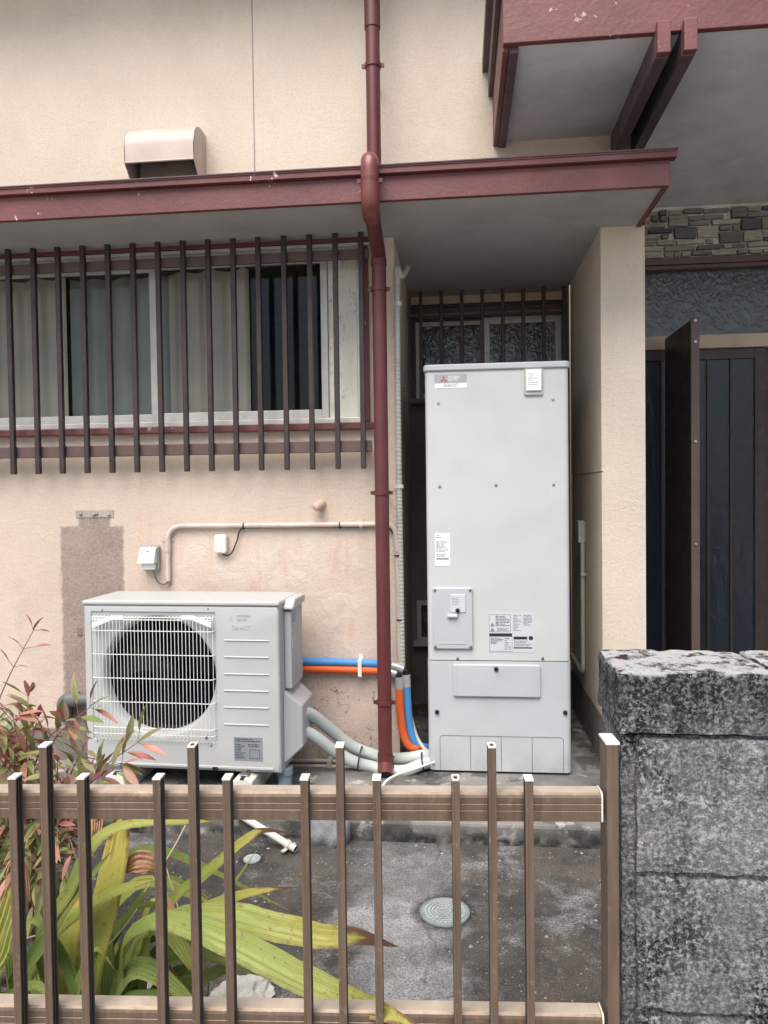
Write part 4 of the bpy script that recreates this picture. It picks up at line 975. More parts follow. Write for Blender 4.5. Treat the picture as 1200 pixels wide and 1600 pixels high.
tb('insulated_pipe', AX, .0275, INSUL, 'upper pale grey insulated pipe from the heat pump to the tank', group='insulated pipes to the tank')
tb('insulated_pipe', AX2, .0265, INSUL, 'lower pale grey insulated pipe from the heat pump to the tank', group='insulated pipes to the tank')
for i, (pa, pb, yy, lab) in enumerate((((565,1168), (560,1200), 3.25, 'black cable tie round the insulated pipes left of the drainpipe'), ((614,1183), (621,1213), 3.25, 'black cable tie round the insulated pipes right of the drainpipe'), ((659,1177), (664,1202), 3.26, 'black cable tie round the insulated pipes beside the tank'))):
    a, b_ = P(*pa, yy), P(*pb, yy); c = (a+b_)/2; hh = (a-b_).length/2
    loop = [c + Vector(((a-b_).x/2*math.cos(t)/1, -.058*math.sin(t), (a-b_).z/2*math.cos(t))) for t in [2*math.pi*k/24 for k in range(25)]]
    ob('cable_tie', MB().tube(loop, .0034, 6, cap=False), BLACK, label=lab, cat='cable tie', group='cable ties', smooth=60)
tb('small_pipe', [(450,1188.5), (500,1189), (520,1189.5), (545,1194), (575,1197), (600,1198)], .0085, PVC_BEIGE, 'upper of two thin beige pipes low on the wall', y=3.30, group='thin beige pipes')
tb('small_pipe', [(450,1197), (500,1197), (520,1197.5), (545,1200), (575,1204), (598,1206)], .0085, PVC_BEIGE, 'lower of two thin beige pipes low on the wall', y=3.265, group='thin beige pipes')
q = P(516, 1193, 3.28)
ob('pipe_saddle', MB().box(q.x-.010, q.x+.010, 3.25, W-.001, q.z-.022, q.z+.024).box(q.x-.008, q.x+.008, W-.004, W-.001, q.z+.0241, q.z+.045), PVC_GREY, bevel=.006, label='grey saddle clamp on the thin beige pipes', cat='clamp')
tb('white_cable', [(596,1232,2.98), (604,1220,3.0), (622,1210,3.05), (645,1203,3.12), (672,1193,3.2), (690,1190,3.3)], .005, BOXW, 'thin white cable curling from the tank over the slab', cat='cable')
# grey pipe elbow left of the unit
ge = thing('drain_elbow', 'dark grey vinyl drain pipe elbow on the wall left of heat pump', 'pipe', tuple(P(112, 1100, W-.05)))
tb('pipe', [(160,1092), (125,1093), (104,1093)], .030, GREYPIPE, parent=ge, y=W-.05)
pt = fillet([P(122,1093,W-.05), P(101,1093,W-.05), P(101,1122,W-.03)], .05, 8)
ob('elbow', MB().tube(pt, .036, 18), GREYPIPE, ge, smooth=40)
# drain spout under the unit
q = PN(437, 1200, apt, uy) + uy*.08
ob('drain_spout', MB().tube([(q.x, q.y, aorg.z-.001), (q.x, q.y, aorg.z-.03), (q.x, q.y, aorg.z-.031), (q.x, q.y, SLAB+.012)], [.034, .034, .030, .030], 18), BLUEGREY, smooth=30, label='blue grey drain spout under the right end of heat pump', cat='drain pipe')

# ------------------------------------------------------------------ on the yard floor
q0, q1 = PZ(366, 1268, .098), PZ(462, 1327, .018)
dpn = thing('ground_drain_pipe', 'pale grey vinyl drain pipe lying on the yard concrete', 'pipe', tuple(q1))
e = (q1-q0).normalized()
b = MB().tube([q0, q1], .0135, 16, cap=False).tube([q0, q1-e*.002], .0108, 16, m=1)
ob('pipe', b, [PVC_GREY, BLACK], dpn, smooth=40)
c = q1 - e*.035; sd_ = e.cross(Vector((0,0,1))).normalized()
ob('saddle', MB().tube([c-e*.008, c+e*.008], .0165, 16).tube([c-sd_*.036-Vector((0,0,.010)), c+sd_*.036-Vector((0,0,.010))], .008, 8, flat=.4), PVC_GREY, dpn, smooth=40)
for i, (px, py, dia, lab, m_) in enumerate(((695, 1425, 78, 'round grey cast cover with rings set in the yard concrete', 0), (694, 1594, 92, 'second round cover cut off by the bottom fence rail', 0), (394, 1342, 27, 'small round grey clean-out cap in the yard concrete', 1))):
    c = PZ(px, py, .004); r = (PZ(px+dia/2, py, .004) - c).length
    cov = thing('drain_cover', lab, 'drain cover', (c.x, c.y, 0), group='round covers in the yard')
    met = simple('cover_metal%d' % i, S(156, 164, 164), .6, .1, dirt=S(90, 94, 94), dirt_amt=.7, dscale=40, bump=.001)
    ob('disc', MB().lathe([(.0001,.004),(r*.93,.004),(r*.95,.002),(r*.97,.005),(r,.005),(r*1.01,0)], (c.x, c.y, .002), 'z', 40), simple('cover_bed%d' % i, S(122, 130, 130), .8, dirt=S(84,88,88), dirt_amt=.7, dscale=30) if not m_ else met, cov, smooth=30)
    if not m_:
        for q in (.18, .32, .46, .6, .74):
            rb = MB(); nseg = int(10 + q*26); 
            for k in range(nseg):
                a0, a1 = 2*math.pi*(k+.12+.5*(int(q*50) % 2))/nseg, 2*math.pi*(k+.88+.5*(int(q*50) % 2))/nseg
                vs = []
                for zz_ in (.006, .0085):
                    for rr_ in (r*q, r*(q+.075)):
                        for a in (a0, a1): vs.append((c.x+rr_*math.cos(a), c.y+rr_*math.sin(a), zz_))
                rb.add(vs, [(4,5,7,6),(0,1,5,4),(2,6,7,3),(0,4,6,2),(1,3,7,5)])
            ob('ring', rb, met, cov)
    else:
        ob('groove', MB().lathe([(r*.5,.0045),(r*.52,.0065),(r*.6,.0065),(r*.62,.0045)], (c.x, c.y, .002), 'z', 32), met, cov)
from mathutils import noise as mn
def rock(name, c, sx, sy, sz, mat, label, cat, seed, amp=.3, flatb=True, sub=4):
    import bmesh
    bm = bmesh.new(); bmesh.ops.create_icosphere(bm, subdivisions=sub, radius=1)
    for v in bm.verts:
        p = v.co.copy(); d = mn.fractal(p*1.1 + Vector((seed*7.3, seed, 0)), 1, 2, 4)
        dd = mn.voronoi(p*1.3 + Vector((seed, 0, 3)))[0][0]
        v.co = p*(1 + amp*d - amp*.5*dd)
        v.co = Vector((v.co.x*sx, v.co.y*sy, max(v.co.z, -.35)*sz)) + Vector(c)
    me = bpy.data.meshes.new(name); bm.to_mesh(me); bm.free(); me.materials.append(mat)
    me.polygons.foreach_set('use_smooth', [True]*len(me.polygons)); me.set_sharp_from_angle(angle=math.radians(35))
    return place(name, me, None, label=label, cat=cat)
ROCKM = simple('pale_rock', S(186, 184, 176), .9, dirt=S(110, 106, 96), dirt_amt=.7, dscale=14, bump=.004, bscale=80)
LUMPM = simple('mortar_lump', S(116, 118, 120), .9, dirt=S(70, 70, 70), dirt_amt=.8, dscale=9, bump=.004, bscale=90)
c = PZ(512, 1318, .0); rock('mortar_lump', (c.x, c.y+.06, .01), .088, .10, .12, LUMPM, 'rounded grey mortar lump against the front edge of the slab', 'mortar', 3, .22)
c = PZ(376, 1560, .02); rock('rock', (c.x, c.y, .02), .085, .06, .05, ROCKM, 'white broken rock lying behind the lower fence rail', 'rock', 5, .4)
c = PZ(262, 1530, .02); rock('rock', (c.x-.02, c.y, .0), .05, .05, .03, ROCKM, 'small grey rock under the broad striped leaves', 'rock', 8, .4)
# litter
rnd = random.Random(5); lt = MB()
for i in range(2200):
    x, y = rnd.uniform(-1.9, .75), rnd.uniform(1.3, fr-.02); s = rnd.uniform(.001, .0045) if rnd.random() < .93 else rnd.uniform(.004, .008); h = rnd.uniform(.4,1)*s
    a = rnd.random()*6.28; ca, sa = math.cos(a)*s, math.sin(a)*s
    lt.add([(x+ca, y+sa, .0), (x-sa*.7, y+ca*.7, .0), (x-ca, y-sa, .0), (x+sa*.6, y-ca*.6, .0), (x, y, h)], [(0,1,4),(1,2,4),(2,3,4),(3,0,4)])
ob('gravel_litter', lt, simple('grit', S(126, 120, 112), .9, var=.4, dscale=30), kind='stuff', label='loose grit and bits scattered over the yard concrete', cat='gravel')

# ------------------------------------------------------------------ block wall on the right
BY = P(1100, 1300, 1.11).y; BD = .155
bz_top = P(1050, 1050, BY).z; cz0 = P(1050, 1150, BY).z; j1 = P(1100, 1371, BY).z; chh = cz0 - j1
bxl = P(969, 1060, BY).x; bxs = P(994, 1300, BY).x
bwall = thing('block_wall', 'low wall of weathered grey concrete blocks with lichen and cap stones', 'wall', (bxl, BY, 0))
def rough_box(x0, x1, y0, y1, z0, z1, step=.02, amp=.0022, seed=0, rnd_=.004):
    nx, ny, nz = [max(2, min(44, round((b_-a)/step))) for a, b_ in ((x0,x1),(y0,y1),(z0,z1))]
    idx = {}; vs = []; fs = []
    def vid(i, j, k):
        if (i,j,k) in idx: return idx[(i,j,k)]
        p = Vector((x0+(x1-x0)*i/nx, y0+(y1-y0)*j/ny, z0+(z1-z0)*k/nz))
        edge = sum((i in (0,nx), j in (0,ny), k in (0,nz)))
        q = mn.noise_vector(p*34 + Vector((seed,0,0)))*amp + mn.noise_vector(p*90)*amp*.6
        if edge >= 2:
            ctr = Vector(((x0+x1)/2,(y0+y1)/2,(z0+z1)/2)); pull = rnd_*(.6+.9*abs(mn.noise(p*40)))
            dv = Vector((math.copysign(pull, ctr.x-p.x) if i in (0,nx) else 0, math.copysign(pull, ctr.y-p.y) if j in (0,ny) else 0, math.copysign(pull, ctr.z-p.z) if k in (0,nz) else 0))
            p = p + dv*.6
        idx[(i,j,k)] = len(vs); vs.append(p+q); return idx[(i,j,k)]
    for i in range(nx):
        for k in range(nz):
            fs.append((vid(i,0,k), vid(i+1,0,k), vid(i+1,0,k+1), vid(i,0,k+1))); fs.append((vid(i,ny,k), vid(i,ny,k+1), vid(i+1,ny,k+1), vid(i+1,ny,k)))
    for j in range(ny):
        for k in range(nz):
            fs.append((vid(0,j,k), vid(0,j,k+1), vid(0,j+1,k+1), vid(0,j+1,k))); fs.append((vid(nx,j,k), vid(nx,j+1,k), vid(nx,j+1,k+1), vid(nx,j,k+1)))
    for i in range(nx):
        for j in range(ny):
            fs.append((vid(i,j,0), vid(i,j+1,0), vid(i+1,j+1,0), vid(i+1,j,0))); fs.append((vid(i,j,nz), vid(i+1,j,nz), vid(i+1,j+1,nz), vid(i,j+1,nz)))
    return MB().add(vs, fs)
ob('mortar', MB().box(bxl+.012, 2.3, BY+.010, BY+BD-.010, 0, cz0-.002), BLOCK, bwall)
ob('end_fill', rough_box(bxl+.001, bxs-.004, BY+.008, BY+BD-.004, 0, cz0-.004, .03, .003, 2), BLOCK, bwall, smooth=60)
capj = PZ(1176, 1028, bz_top).x
xx = bxl - .004; k = 0
while xx < 2.3:
    e = capj if k == 0 else xx + .39
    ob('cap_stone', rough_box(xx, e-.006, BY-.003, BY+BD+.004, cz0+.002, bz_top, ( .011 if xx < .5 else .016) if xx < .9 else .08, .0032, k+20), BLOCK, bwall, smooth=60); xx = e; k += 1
zt = cz0 - .004; row = 0
while zt > .02:
    z0 = max(0, zt - chh + .007); xx = bxs; k = 0
    while xx < 2.3:
        L_ = .39
        near = xx < .7 and zt > .3
        ob('block', rough_box(xx, xx+L_-.007, BY, BY+BD, z0, zt, .012 if near else .09, .0024, row*7+k), BLOCK, bwall, smooth=60); xx += L_; k += 1
    zt -= chh; row += 1

# ------------------------------------------------------------------ fence
fa = math.radians(3.4); fu = Vector((math.cos(fa), math.sin(fa), 0)); fv = Vector((-math.sin(fa), math.cos(fa), 0))
fpt = P(958, 1300, 1.085); 
def FL(px, py, off=0.):
    p = PN(px, py, fpt + fv*off, fv); d = p - fpt; return d.dot(fu), p.z
KERBZ = .385
forg = Vector((fpt.x, fpt.y, KERBZ))
fence = thing('fence', 'low brown aluminium picket fence in front of the yard', 'fence', tuple(forg), fa, local=True)
lz = lambda z: z - KERBZ
pxL = FL(948.5, 1300)[0]; pxR = FL(967.5, 1300)[0]
pz = FL(957, 1161)[1]
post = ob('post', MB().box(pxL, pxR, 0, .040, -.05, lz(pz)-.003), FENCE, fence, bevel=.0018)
ob('cap', MB().box(pxL-.0015, pxR+.0015, -.0015, .0415, lz(pz)-.003, lz(pz)+.001), CAPW, post, bevel=.001)
pw_, pd_ = .0114, .020
gd = .0042
prof = [(-pw_/2,0),(-pw_*.2,0),(-pw_*.15,.0008),(pw_*.15,.0008),(pw_*.2,0),(pw_/2,0),(pw_/2,pd_*.16),(pw_/2-gd,pd_*.2),(pw_/2-gd,pd_*.46),(pw_/2-.001,pd_*.5),(pw_/2-.001,pd_*.56),(pw_/2-gd,pd_*.6),(pw_/2-gd,pd_*.84),(pw_/2,pd_*.88),(pw_/2,pd_)]
prof = prof + [(-x, y) for x, y in reversed(prof[6:])]
tall_z, short_z = lz(FL(530, 1160)[1]), lz(FL(475, 1210)[1])
PB = -.02
def picket_mesh(zt_):
    b = MB().prism(prof, 'z', PB, zt_)
    for e_ in (6,7,8,10,11,12,16,17,18,20,21,22): b.m[2+e_] = 1
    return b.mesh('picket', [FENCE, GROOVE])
GROOVE = simple('groove_shade', S(50, 46, 48), .5, .3, var=.1)  # shade and dark reflection of the picket slots, put into the colour
me_t = picket_mesh(tall_z-.002); me_s = picket_mesh(short_z-.002)
cap_me = MB().box(-pw_/2-.0005, pw_/2+.0005, -.0005, pd_+.0005, 0, .0025).mesh('cap', CAPW)
cup = MB(); o_ = rrect(-pw_/2, pw_/2, 0, pd_, .003, 3); i_ = rrect(-pw_/2+.0028, pw_/2-.0028, .0028, pd_-.0028, .002, 3); n = len(o_)
cup.add([(a, b_, .0022) for a, b_ in o_] + [(a, b_, .0022) for a, b_ in i_] + [(a, b_, .0004) for a, b_ in i_] + [(a, b_, 0) for a, b_ in o_], [(k, (k+1) % n, n+(k+1) % n, n+k) for k in range(n)] + [(n+k, n+(k+1) % n, 2*n+(k+1) % n, 2*n+k) for k in range(n)] + [(3*n+k, 3*n+(k+1) % n, (k+1) % n, k) for k in range(n)], 0)
cup.add([(a, b_, .0004) for a, b_ in i_], [tuple(range(n))], 1)
cup_me = cup.mesh('cap', [CAPW, BLACK])
PY = -.018
items = [(18,0),(66,1),(125,0),(244,0),(298,1),(353,0),(475,0),(530,1),(588,0),(712,0),(769,1),(827,0)]
xs = [(FL(px, 1215 if not t else 1165, PY)[0], t) for px, t in items]
per = (xs[-1][0]-xs[2][0])/3
xs = [(x-per*k, t) for k in (2,1) for x, t in xs[:3]] + xs
for i, (x, t) in enumerate(xs):
    p_ = place('picket', me_t if t else me_s, fence, loc=(x, PY, 0), bevel=.0008)
    open_top = i in (len(xs)-2, len(xs)-3, 10)
    place('cap', cup_me if open_top else cap_me, p_, loc=(0, 0, (tall_z if t else short_z)-.002))
rz1, rz0 = lz(FL(900, 1240)[1]), lz(FL(900, 1284)[1])
def railprof(z0, z1):
    h = z1-z0
    return [(0, z0), (0, z0+h*.36), (.0008, z0+h*.37), (.0008, z0+h*.39), (0, z0+h*.40), (0, z0+h*.60), (.0008, z0+h*.61), (.0008, z0+h*.63), (0, z0+h*.64), (0, z0+h*.84), (.0018, z0+h*.93), (.005, z1), (.028, z1), (.028, z0)]
rxe = FL(939, 1260)[0]
r2_1 = lz(FL(900, 1587)[1]); r2_0 = r2_1 - (rz1-rz0)
for z0, z1 in ((rz0, rz1), (r2_0, r2_1)):
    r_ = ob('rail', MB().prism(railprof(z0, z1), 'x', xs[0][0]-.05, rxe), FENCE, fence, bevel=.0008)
    ob('end_cap', MB().prism([(a-.0006, b_) if a < .01 else (a, b_) for a, b_ in railprof(z0, z1+.001)], 'x', rxe+.0005, rxe+.003), CAPB, r_)
kb = thing('kerb_wall', 'low concrete base wall that carries the picket fence', 'wall', tuple(forg - Vector((0,0,KERBZ))), fa, local=True)
ob('base', MB().box(xs[0][0]-.4, pxR+.01, -.04, .11, 0, KERBZ), MORTAR, kb, bevel=.006)

# ------------------------------------------------------------------ plants
def leaf_mat(name, cols, brown, tipstart):
    t = NT(name); uvn = t.n('ShaderNodeUVMap'); uvn.uv_map = 'UVMap'; sx = t.xyz(uvn.outputs[0])
    oi = t.n('ShaderNodeObjectInfo')
    c = t.mix(oi.outputs['Random'], cols[0], cols[1])
    c = t.mix(t.mr(sx[1], .25, .8), c, cols[2])
    vein = t.n('ShaderNodeMath', operation='SINE'); t.l(t.math('MULTIPLY', sx[0], 125), vein.inputs[0])
    c = t.mix(t.math('MULTIPLY', t.mr(vein.outputs[0], -.2, 1), .5), c, tuple(q*.55 for q in cols[0]))
    c = t.mix(t.math('MULTIPLY', t.noise(26, .5, .7, 5), .35), c, cols[2])
    c = t.mix(t.math('MULTIPLY', t.noise(80, .59, .66, 5, rough=.7), .8), c, brown)
    c = t.mix(t.math('MULTIPLY', t.noise(9, .55, .7, 5, off=(4,4,4)), .4), c, S(178,168,104))
    edge = t.math('ABSOLUTE', t.math('SUBTRACT', sx[0], .5))
    eb = t.math('MULTIPLY', t.mr(edge, .40, .49), t.noise(16, .45, .6, 6, rough=.7))
    c = t.mix(t.math('MULTIPLY', eb, .85), c, brown)
    br = t.math('ADD', t.math('ADD', sx[1], t.math('MULTIPLY', edge, .25)), t.math('MULTIPLY', t.math('SUBTRACT', t.noise(20, detail=6), .5), .35))
    brm = t.mr(br, tipstart, tipstart+.07)
    yel = t.mr(br, tipstart-.22, tipstart)
    c = t.mix(t.math('MULTIPLY', yel, .5), c, S(196, 180, 96))
    c = t.mix(brm, c, brown)
    t.done(c, .48, 0, .4)
    tl = t.n('ShaderNodeBsdfTranslucent'); t.l(c, tl.inputs[0])
    mx = t.n('ShaderNodeMixShader'); mx.inputs[0].default_value = .3
    t.l(t.b.outputs[0], mx.inputs[1]); t.l(tl.outputs[0], mx.inputs[2]); t.l(mx.outputs[0], t.out.inputs[0])
    return t.m
LG = leaf_mat('striped_leaf_green', (S(102,128,70), S(128,152,84), S(158,174,102)), S(150,108,74), 1.25)
LY = leaf_mat('striped_leaf_yellow', (S(150,170,92), S(178,192,108), S(206,210,130)), S(140,106,84), .94)
LT = leaf_mat('striped_leaf_browntip', (S(140,158,84), S(166,178,96), S(194,194,112)), S(124,96,80), .84)
LE = leaf_mat('striped_leaf_upright', (S(138,150,76), S(160,168,84), S(186,178,90)), S(112,72,54), .80)
LB = simple('dead_leaf', S(146, 110, 84), .8, dirt=S(92, 64, 48), dirt_amt=.8, dscale=30, var=.2, bump=.002, bscale=120)
def blade(ctrl, width, mat, parent, up=Vector((0,-.55,.8)), prof=None, twist=0., name='leaf', nseg=22, pleat=.0022):
    pts = catmull(ctrl, max(4, nseg//max(1,len(ctrl)-1))); n = len(pts); NC = 11; vs = []; uv = []
    for i, p in enumerate(pts):
        v = i/(n-1); T_ = (pts[min(i+1,n-1)]-pts[max(i-1,0)]).normalized()
        S_ = T_.cross(up); S_ = S_.normalized() if S_.length > 1e-4 else Vector((1,0,0)); N_ = S_.cross(T_)
        tw = twist*v; S2 = S_*math.cos(tw)+N_*math.sin(tw); N2 = N_*math.cos(tw)-S_*math.sin(tw)
        wd = width*(prof(v) if prof else (min(1, .35+v*2.2) if v < .3 else max(.02, 1-((v-.3)/.7)**1.9)))
        for k in range(NC):
            u = k/(NC-1); s_ = (u-.5)
            vs.append(p + S2*(s_*wd*(1+.10*mn.noise(Vector((p.x*60, p.z*60+k*.5, wd*90))) )) + N2*(.006*mn.noise(Vector((p.x*14+ctrl[-1].x*9, p.z*14, s_*1.2)))*min(1, wd/.03)) + N2*((pleat if k % 2 else -pleat)*min(1, wd/.03) - abs(s_)*wd*-.12)); uv.append((u, v))
    fs = [(i*NC+k, i*NC+k+1, (i+1)*NC+k+1, (i+1)*NC+k) for i in range(n-1) for k in range(NC-1)]
    b = MB().add(vs, fs); b.uv = uv
    return ob(name, b, mat, parent, smooth=75)
def PP(*a): return [P(x, y, d) for x, y, d in a]
lil = thing('broad_leaf_plant', 'clump of long pleated yellow green leaves behind the fence', 'plant', (P(190,1600,1.55).x, 1.55, 0))
STALKM = simple('dry_stalk', S(176,158,130), .8)
base = Vector((P(190,1600,1.55).x, 1.55, 0))
def B(ctrl, width, mat, **k):
    pts = PP(*ctrl); d = k.pop('root', True)
    if d: pts = [base + Vector((random.uniform(-.06,.06), random.uniform(-.04,.04), .02))] + pts
    blade(pts, width, mat, lil, **k)
up_f = Vector((0,-1,.15)); up_u = Vector((0,-.5,.85))
pl_wide = lambda v: min(1, .25+v*1.6) if v < .47 else max(.02, 1-((v-.47)/.53)**2.4)
B([(112,1590,1.50),(100,1490,1.50),(118,1400,1.52),(138,1340,1.56)], .068, LE, up=up_f, prof=pl_wide)
B([(140,1570,1.46),(150,1480,1.46),(172,1380,1.48),(188,1290,1.5),(182,1262,1.52)], .062, LE, up=up_f, prof=pl_wide)
B([(60,1500,1.40),(110,1390,1.38),(150,1315,1.38),(205,1287,1.40),(290,1283,1.44),(345,1284,1.48)], .032, LY, up=up_u)
B([(190,1560,1.52),(215,1470,1.50),(270,1405,1.48),(330,1355,1.46),(385,1310,1.46),(415,1297,1.48),(466,1304,1.52)], .034, LT, up=up_u)
B([(170,1420,1.62),(200,1340,1.64),(245,1327,1.66),(310,1350,1.68),(380,1385,1.72),(452,1423,1.76)], .024, LG, up=up_u)
B([(150,1470,1.6),(200,1390,1.62),(250,1378,1.64),(305,1400,1.68),(350,1418,1.72)], .034, LY, up=up_u)
B([(205,1530,1.5),(240,1450,1.46),(300,1425,1.42),(370,1400,1.4),(420,1390,1.4),(468,1386,1.42)], .030, LT, up=up_u)
B([(200,1500,1.44),(260,1438,1.38),(340,1428,1.34),(420,1445,1.30),(500,1463,1.28),(560,1464,1.28),(622,1479,1.3)], .056, LT, up=up_u, prof=pl_wide)
B([(190,1500,1.38),(240,1438,1.32),(330,1458,1.27),(430,1508,1.22),(520,1553,1.15),(590,1578,1.07),(668,1612,1.01)], .054, LY, up=up_u, prof=pl_wide)
B([(230,1470,1.40),(262,1450,1.36),(290,1490,1.34),(312,1540,1.34)], .046, LY, up=up_u)
B([(200,1540,1.5),(290,1480,1.46),(380,1500,1.44),(460,1530,1.42),(530,1585,1.42)], .056, LG, up=up_u)
B([(180,1560,1.42),(215,1512,1.38),(270,1540,1.34),(330,1600,1.30)], .050, LG, up=up_u)
B([(170,1580,1.48),(215,1480,1.5),(280,1440,1.52),(340,1410,1.56),(400,1330,1.6)], .034, LG, up=up_u)
B([(160,1590,1.40),(230,1560,1.36),(290,1575,1.32),(320,1620,1.3)], .042, LG, up=up_u)
B([(30,1560,1.40),(55,1490,1.38),(90,1440,1.38),(140,1370,1.38),(175,1330,1.4)], .044, LG, up=up_u)
B([(40,1580,1.46),(70,1480,1.44),(130,1420,1.44),(200,1385,1.46),(255,1372,1.48)], .038, LY, up=up_u)
B([(-10,1560,1.36),(0,1480,1.35),(22,1400,1.36),(28,1350,1.4)], .052, LT, up=up_f, prof=pl_wide)
B([(-40,1590,1.4),(10,1560,1.36),(60,1540,1.34),(105,1600,1.3)], .030, LG, up=up_u)
B([(60,1600,1.36),(95,1570,1.30),(120,1585,1.1),(108,1640,1.0)], .026, LY, up=up_u)
B([(250,1560,1.44),(310,1530,1.44),(370,1500,1.5),(330,1470,1.56)], .036, LG, up=up_u)
B([(220,1590,1.5),(260,1530,1.5),(300,1505,1.54),(240,1460,1.6)], .04, LG, up=up_u)
B([(90,1610,1.55),(60,1540,1.6),(30,1490,1.64),(0,1460,1.68)], .04, LG, up=up_u)
rl = random.Random(77)
for i in range(34):
    x0 = rl.uniform(-60, 230); dr = rl.uniform(-1, 1.6); dd = rl.uniform(1.42, 1.85); ln = rl.uniform(80, 190); yy0 = rl.uniform(1560, 1640)
    rise = rl.uniform(60, 230)
    B([(x0, yy0, dd), (x0+dr*ln*.25, yy0-rise*.6, dd+.02), (x0+dr*ln*.6, yy0-rise, dd+.03), (x0+dr*ln*1.0, yy0-rise*.95+rl.uniform(-20,40), dd+.04)], rl.uniform(.02, .042), rl.choice([LG, LG, LG, LY, LT]), up=up_u)
for (ctrl, wd) in (([(30,1330,1.38),(36,1360,1.37),(40,1400,1.36),(34,1440,1.36)], .022), ([(258,1395,1.42),(262,1415,1.41),(272,1432,1.40),(270,1445,1.4)], .018), ([(140,1290,1.5),(152,1272,1.52),(150,1300,1.5),(135,1330,1.5)], .03), ([(195,1360,1.5),(215,1348,1.5),(240,1352,1.5),(246,1375,1.5)], .05), ([(262,1510,1.46),(268,1540,1.44),(262,1575,1.42)], .03)):
    B(ctrl, wd, LB, root=False, up=up_f, twist=1.2)
for (a, b_) in (((225,1395,1.6),(290,1290,1.7)), ((150,1500,1.5),(215,1420,1.55)), ((300,1560,1.5),(255,1340,1.6)), ((20,1475,1.45),(70,1462,1.42)), ((320,1590,1.5),(318,1490,1.5))):
    ob('dry_stalk', MB().tube(catmull([P(*a), (P(*a)+P(*b_))/2+Vector((.01,0,.008)), P(*b_)], 4), .0018, 6), STALKM, lil, smooth=60)

# heavenly bamboo: fine stems with many leaflets
def nand_mat():
    t = NT('nandina_leaf'); oi = t.n('ShaderNodeObjectInfo'); r = t.n('ShaderNodeValToRGB'); t.l(oi.outputs['Random'], r.inputs[0])
    el = r.color_ramp.elements; el[0].color = (*S(122,140,86),1); el[1].color = (*S(190,116,110),1)
    for p, c in ((.2, S(152,162,104)), (.38, S(134,124,92)), (.52, S(178,136,116)), (.68, S(156,94,94)), (.84, S(206,142,132))): e = el.new(p); e.color = (*c, 1)
    c = t.mix(t.math('MULTIPLY', t.noise(50, .4, .7, 3), .4), r.outputs[0], S(140,120,80))
    t.done(c, .45, 0, .4)
    tl = t.n('ShaderNodeBsdfTranslucent'); t.l(c, tl.inputs[0]); mx = t.n('ShaderNodeMixShader'); mx.inputs[0].default_value = .3
    t.l(t.b.outputs[0], mx.inputs[1]); t.l(tl.outputs[0], mx.inputs[2]); t.l(mx.outputs[0], t.out.inputs[0]); return t.m
NAND = nand_mat(); TWIG = simple('red_brown_twig', S(128, 92, 78), .7)
def leaflet(w_, bend):
    n = 7; vs = []
    for i in range(n):
        v = i/(n-1); wd = w_*math.sin(math.pi*min(1, v*.93+.05))**.85*(1-.35*v)
        y = -bend*v*v
        vs += [(-wd/2, v, y+wd*.16), (0, v, y), (wd/2, v, y+wd*.16)]
    return MB().add(vs, [(i*3+k, i*3+k+1, (i+1)*3+k+1, (i+1)*3+k) for i in range(n-1) for k in (0,1)]).mesh('leaf', NAND, 80)
leafs = [leaflet(.30, .10), leaflet(.26, .25), leaflet(.34, .02)]
nb = Vector((P(30,1500,1.95).x, 1.98, 0))
nand = thing('nandina_shrub', 'shrub with pink, red and green pointed leaves beside the heat pump', 'shrub', tuple(nb))
rnd = random.Random(21); nleaf = 0
extra = MB()
def put_leaf(p, d, s):
    global nleaf
    m_ = d.to_track_quat('Y', 'Z').to_matrix().to_4x4() @ Matrix.Rotation(rnd.uniform(-.9,.9), 4, 'Y')
    me = rnd.choice(leafs)
    if nleaf < 295:
        o = place('leaf', me, nand, loc=p, rot=m_.to_euler()); o.scale = (s, s, s)
    else:
        M4 = Matrix.Translation(p) @ m_ @ Matrix.Scale(s, 4)
        extra.add([M4 @ v.co for v in me.vertices], [tuple(q.vertices) for q in me.polygons], rnd.choice((0, 0, 1, 1, 2, 3)))
    nleaf += 1
tips = [(52,985,1.95,.7),(44,1088,1.85,.9),(215,1160,1.9,1.25),(140,1105,1.85,1.2),(100,1130,1.8,1.1),(190,1195,1.85,1.1),(130,1170,1.8,1.1),(60,1120,1.85,1.1),(20,1120,1.8,1.1),(90,1190,1.75,1.1),(40,1180,1.75,1.1),
        (10,1200,1.7,1.1),(60,1230,1.7,1),(110,1240,1.75,1.1),(150,1225,1.8,1),(0,1270,1.7,1),(40,1310,1.62,1),(90,1320,1.62,1),(120,1345,1.62,.9),(20,1360,1.62,1),(70,1380,1.62,1)]
stems = [nb + Vector((rnd.uniform(-.12,.12), rnd.uniform(-.1,.1), 0)) for _ in range(6)]
hubs = [P(x, y, d) for x, y, d in ((20,1340,1.9), (60,1290,1.88), (-10,1250,1.85), (40,1230,1.88), (90,1290,1.85), (-40,1200,1.9))]
sprays = []
for i in range(88):
    x = rnd.triangular(-90, 140, 30); y = rnd.uniform(1125 + max(0, x)*.6, 1430)
    sprays.append((x, y, rnd.uniform(1.66, 2.15), rnd.uniform(.8, 1.1)))
for a, h in zip(stems, hubs):
    ob('stem', MB().tube(catmull([a, a.lerp(h, .5)+Vector((rnd.uniform(-.04,.04),0,0)), h], 5), .005, 7), TWIG, nand, smooth=60)
twigs = MB()
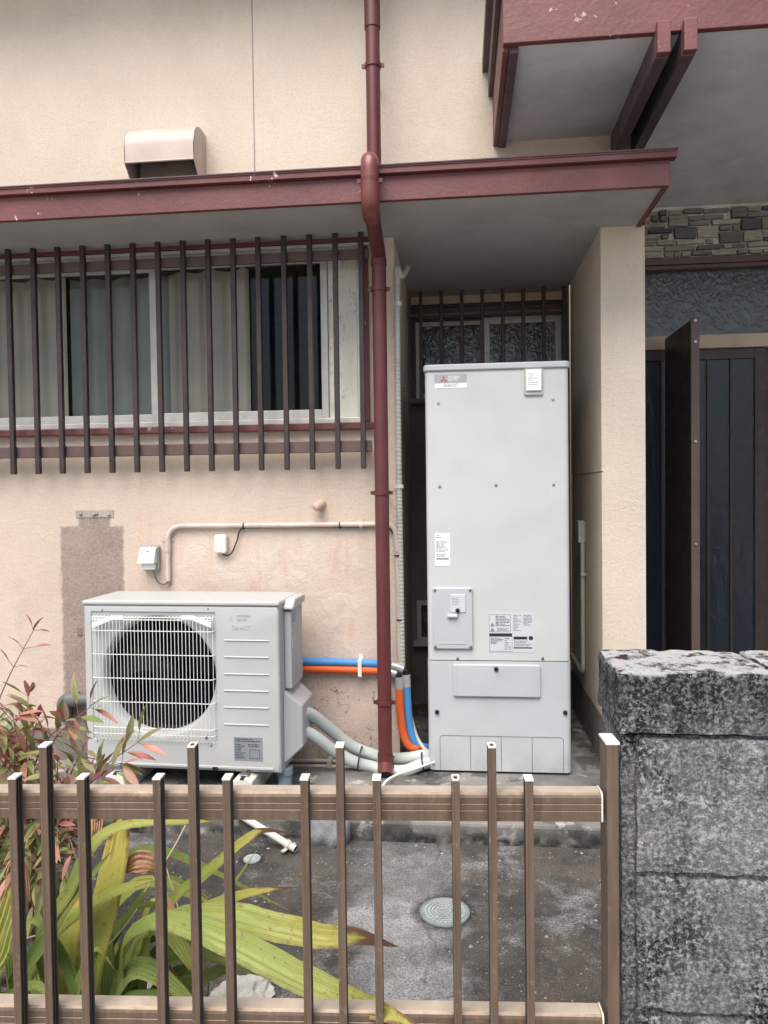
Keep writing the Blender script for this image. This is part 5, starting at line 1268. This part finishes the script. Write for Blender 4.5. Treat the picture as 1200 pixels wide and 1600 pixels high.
for (px, py, d, s) in tips + sprays:
    tip = P(px, py, d); hub = min(hubs, key=lambda h: (h-tip).length + (.3 if h.z > tip.z else 0))
    if (hub-tip).length < .1: hub = tip + Vector((rnd.uniform(-.12,.12), .1, -.14))
    mid = hub.lerp(tip, .5) + Vector((0, 0, .03))
    path = catmull([hub, mid, tip], 6)
    twigs.tube(path, [.0028-.0018*i/(len(path)-1) for i in range(len(path))], 5)
    Ld = (tip-mid).normalized()
    put_leaf(tip, (Ld+Vector((0,-.2,-.1))).normalized(), .062*s*rnd.uniform(.8,1.2))
    m = len(path)
    if py < 1000: twigs.tube([tip, tip], .0001, 3)
    for i in range(m//3 if py > 1000 else m-5, m, 2):
        for sd in (-1, 1):
            side = Ld.cross(Vector((0,-1,.3))).normalized()*sd
            sp = path[i]; out = (Ld*.7 + side*rnd.uniform(.6,1.1) + Vector((rnd.uniform(-.3,.3), rnd.uniform(-.5,.2), rnd.uniform(-.35,.25)))).normalized()
            e = sp + out*rnd.uniform(.01,.035)
            twigs.tube([sp, e], .0008, 4)
            put_leaf(e, out, .058*s*rnd.uniform(.7,1.25))
            if rnd.random() < .5: put_leaf(e, (out+Vector((rnd.uniform(-.9,.9), rnd.uniform(-.4,.2), rnd.uniform(-.8,.5)))).normalized(), .052*s*rnd.uniform(.7,1.2))
ob('twigs', twigs, TWIG, nand, smooth=60, kind='stuff')
NM = []
for i, c_ in enumerate((S(124,142,88), S(150,146,98), S(170,116,106), S(196,138,126))):
    t = NT('nandina_leaf_tone%d' % i); t.done(t.mix(t.math('MULTIPLY', t.noise(30, .4, .7, 3), .6), c_, S(140,126,86)), .45, 0, .4)
    tl = t.n('ShaderNodeBsdfTranslucent'); tl.inputs[0].default_value = (*c_, 1); mx = t.n('ShaderNodeMixShader'); mx.inputs[0].default_value = .3
    t.l(t.b.outputs[0], mx.inputs[1]); t.l(tl.outputs[0], mx.inputs[2]); t.l(mx.outputs[0], t.out.inputs[0]); NM.append(t.m)
ob('foliage', extra, NM, nand, smooth=80, kind='stuff')
print('nandina leaves', nleaf)

for o in LOCALS:
    if '_local' in o: del o['_local']
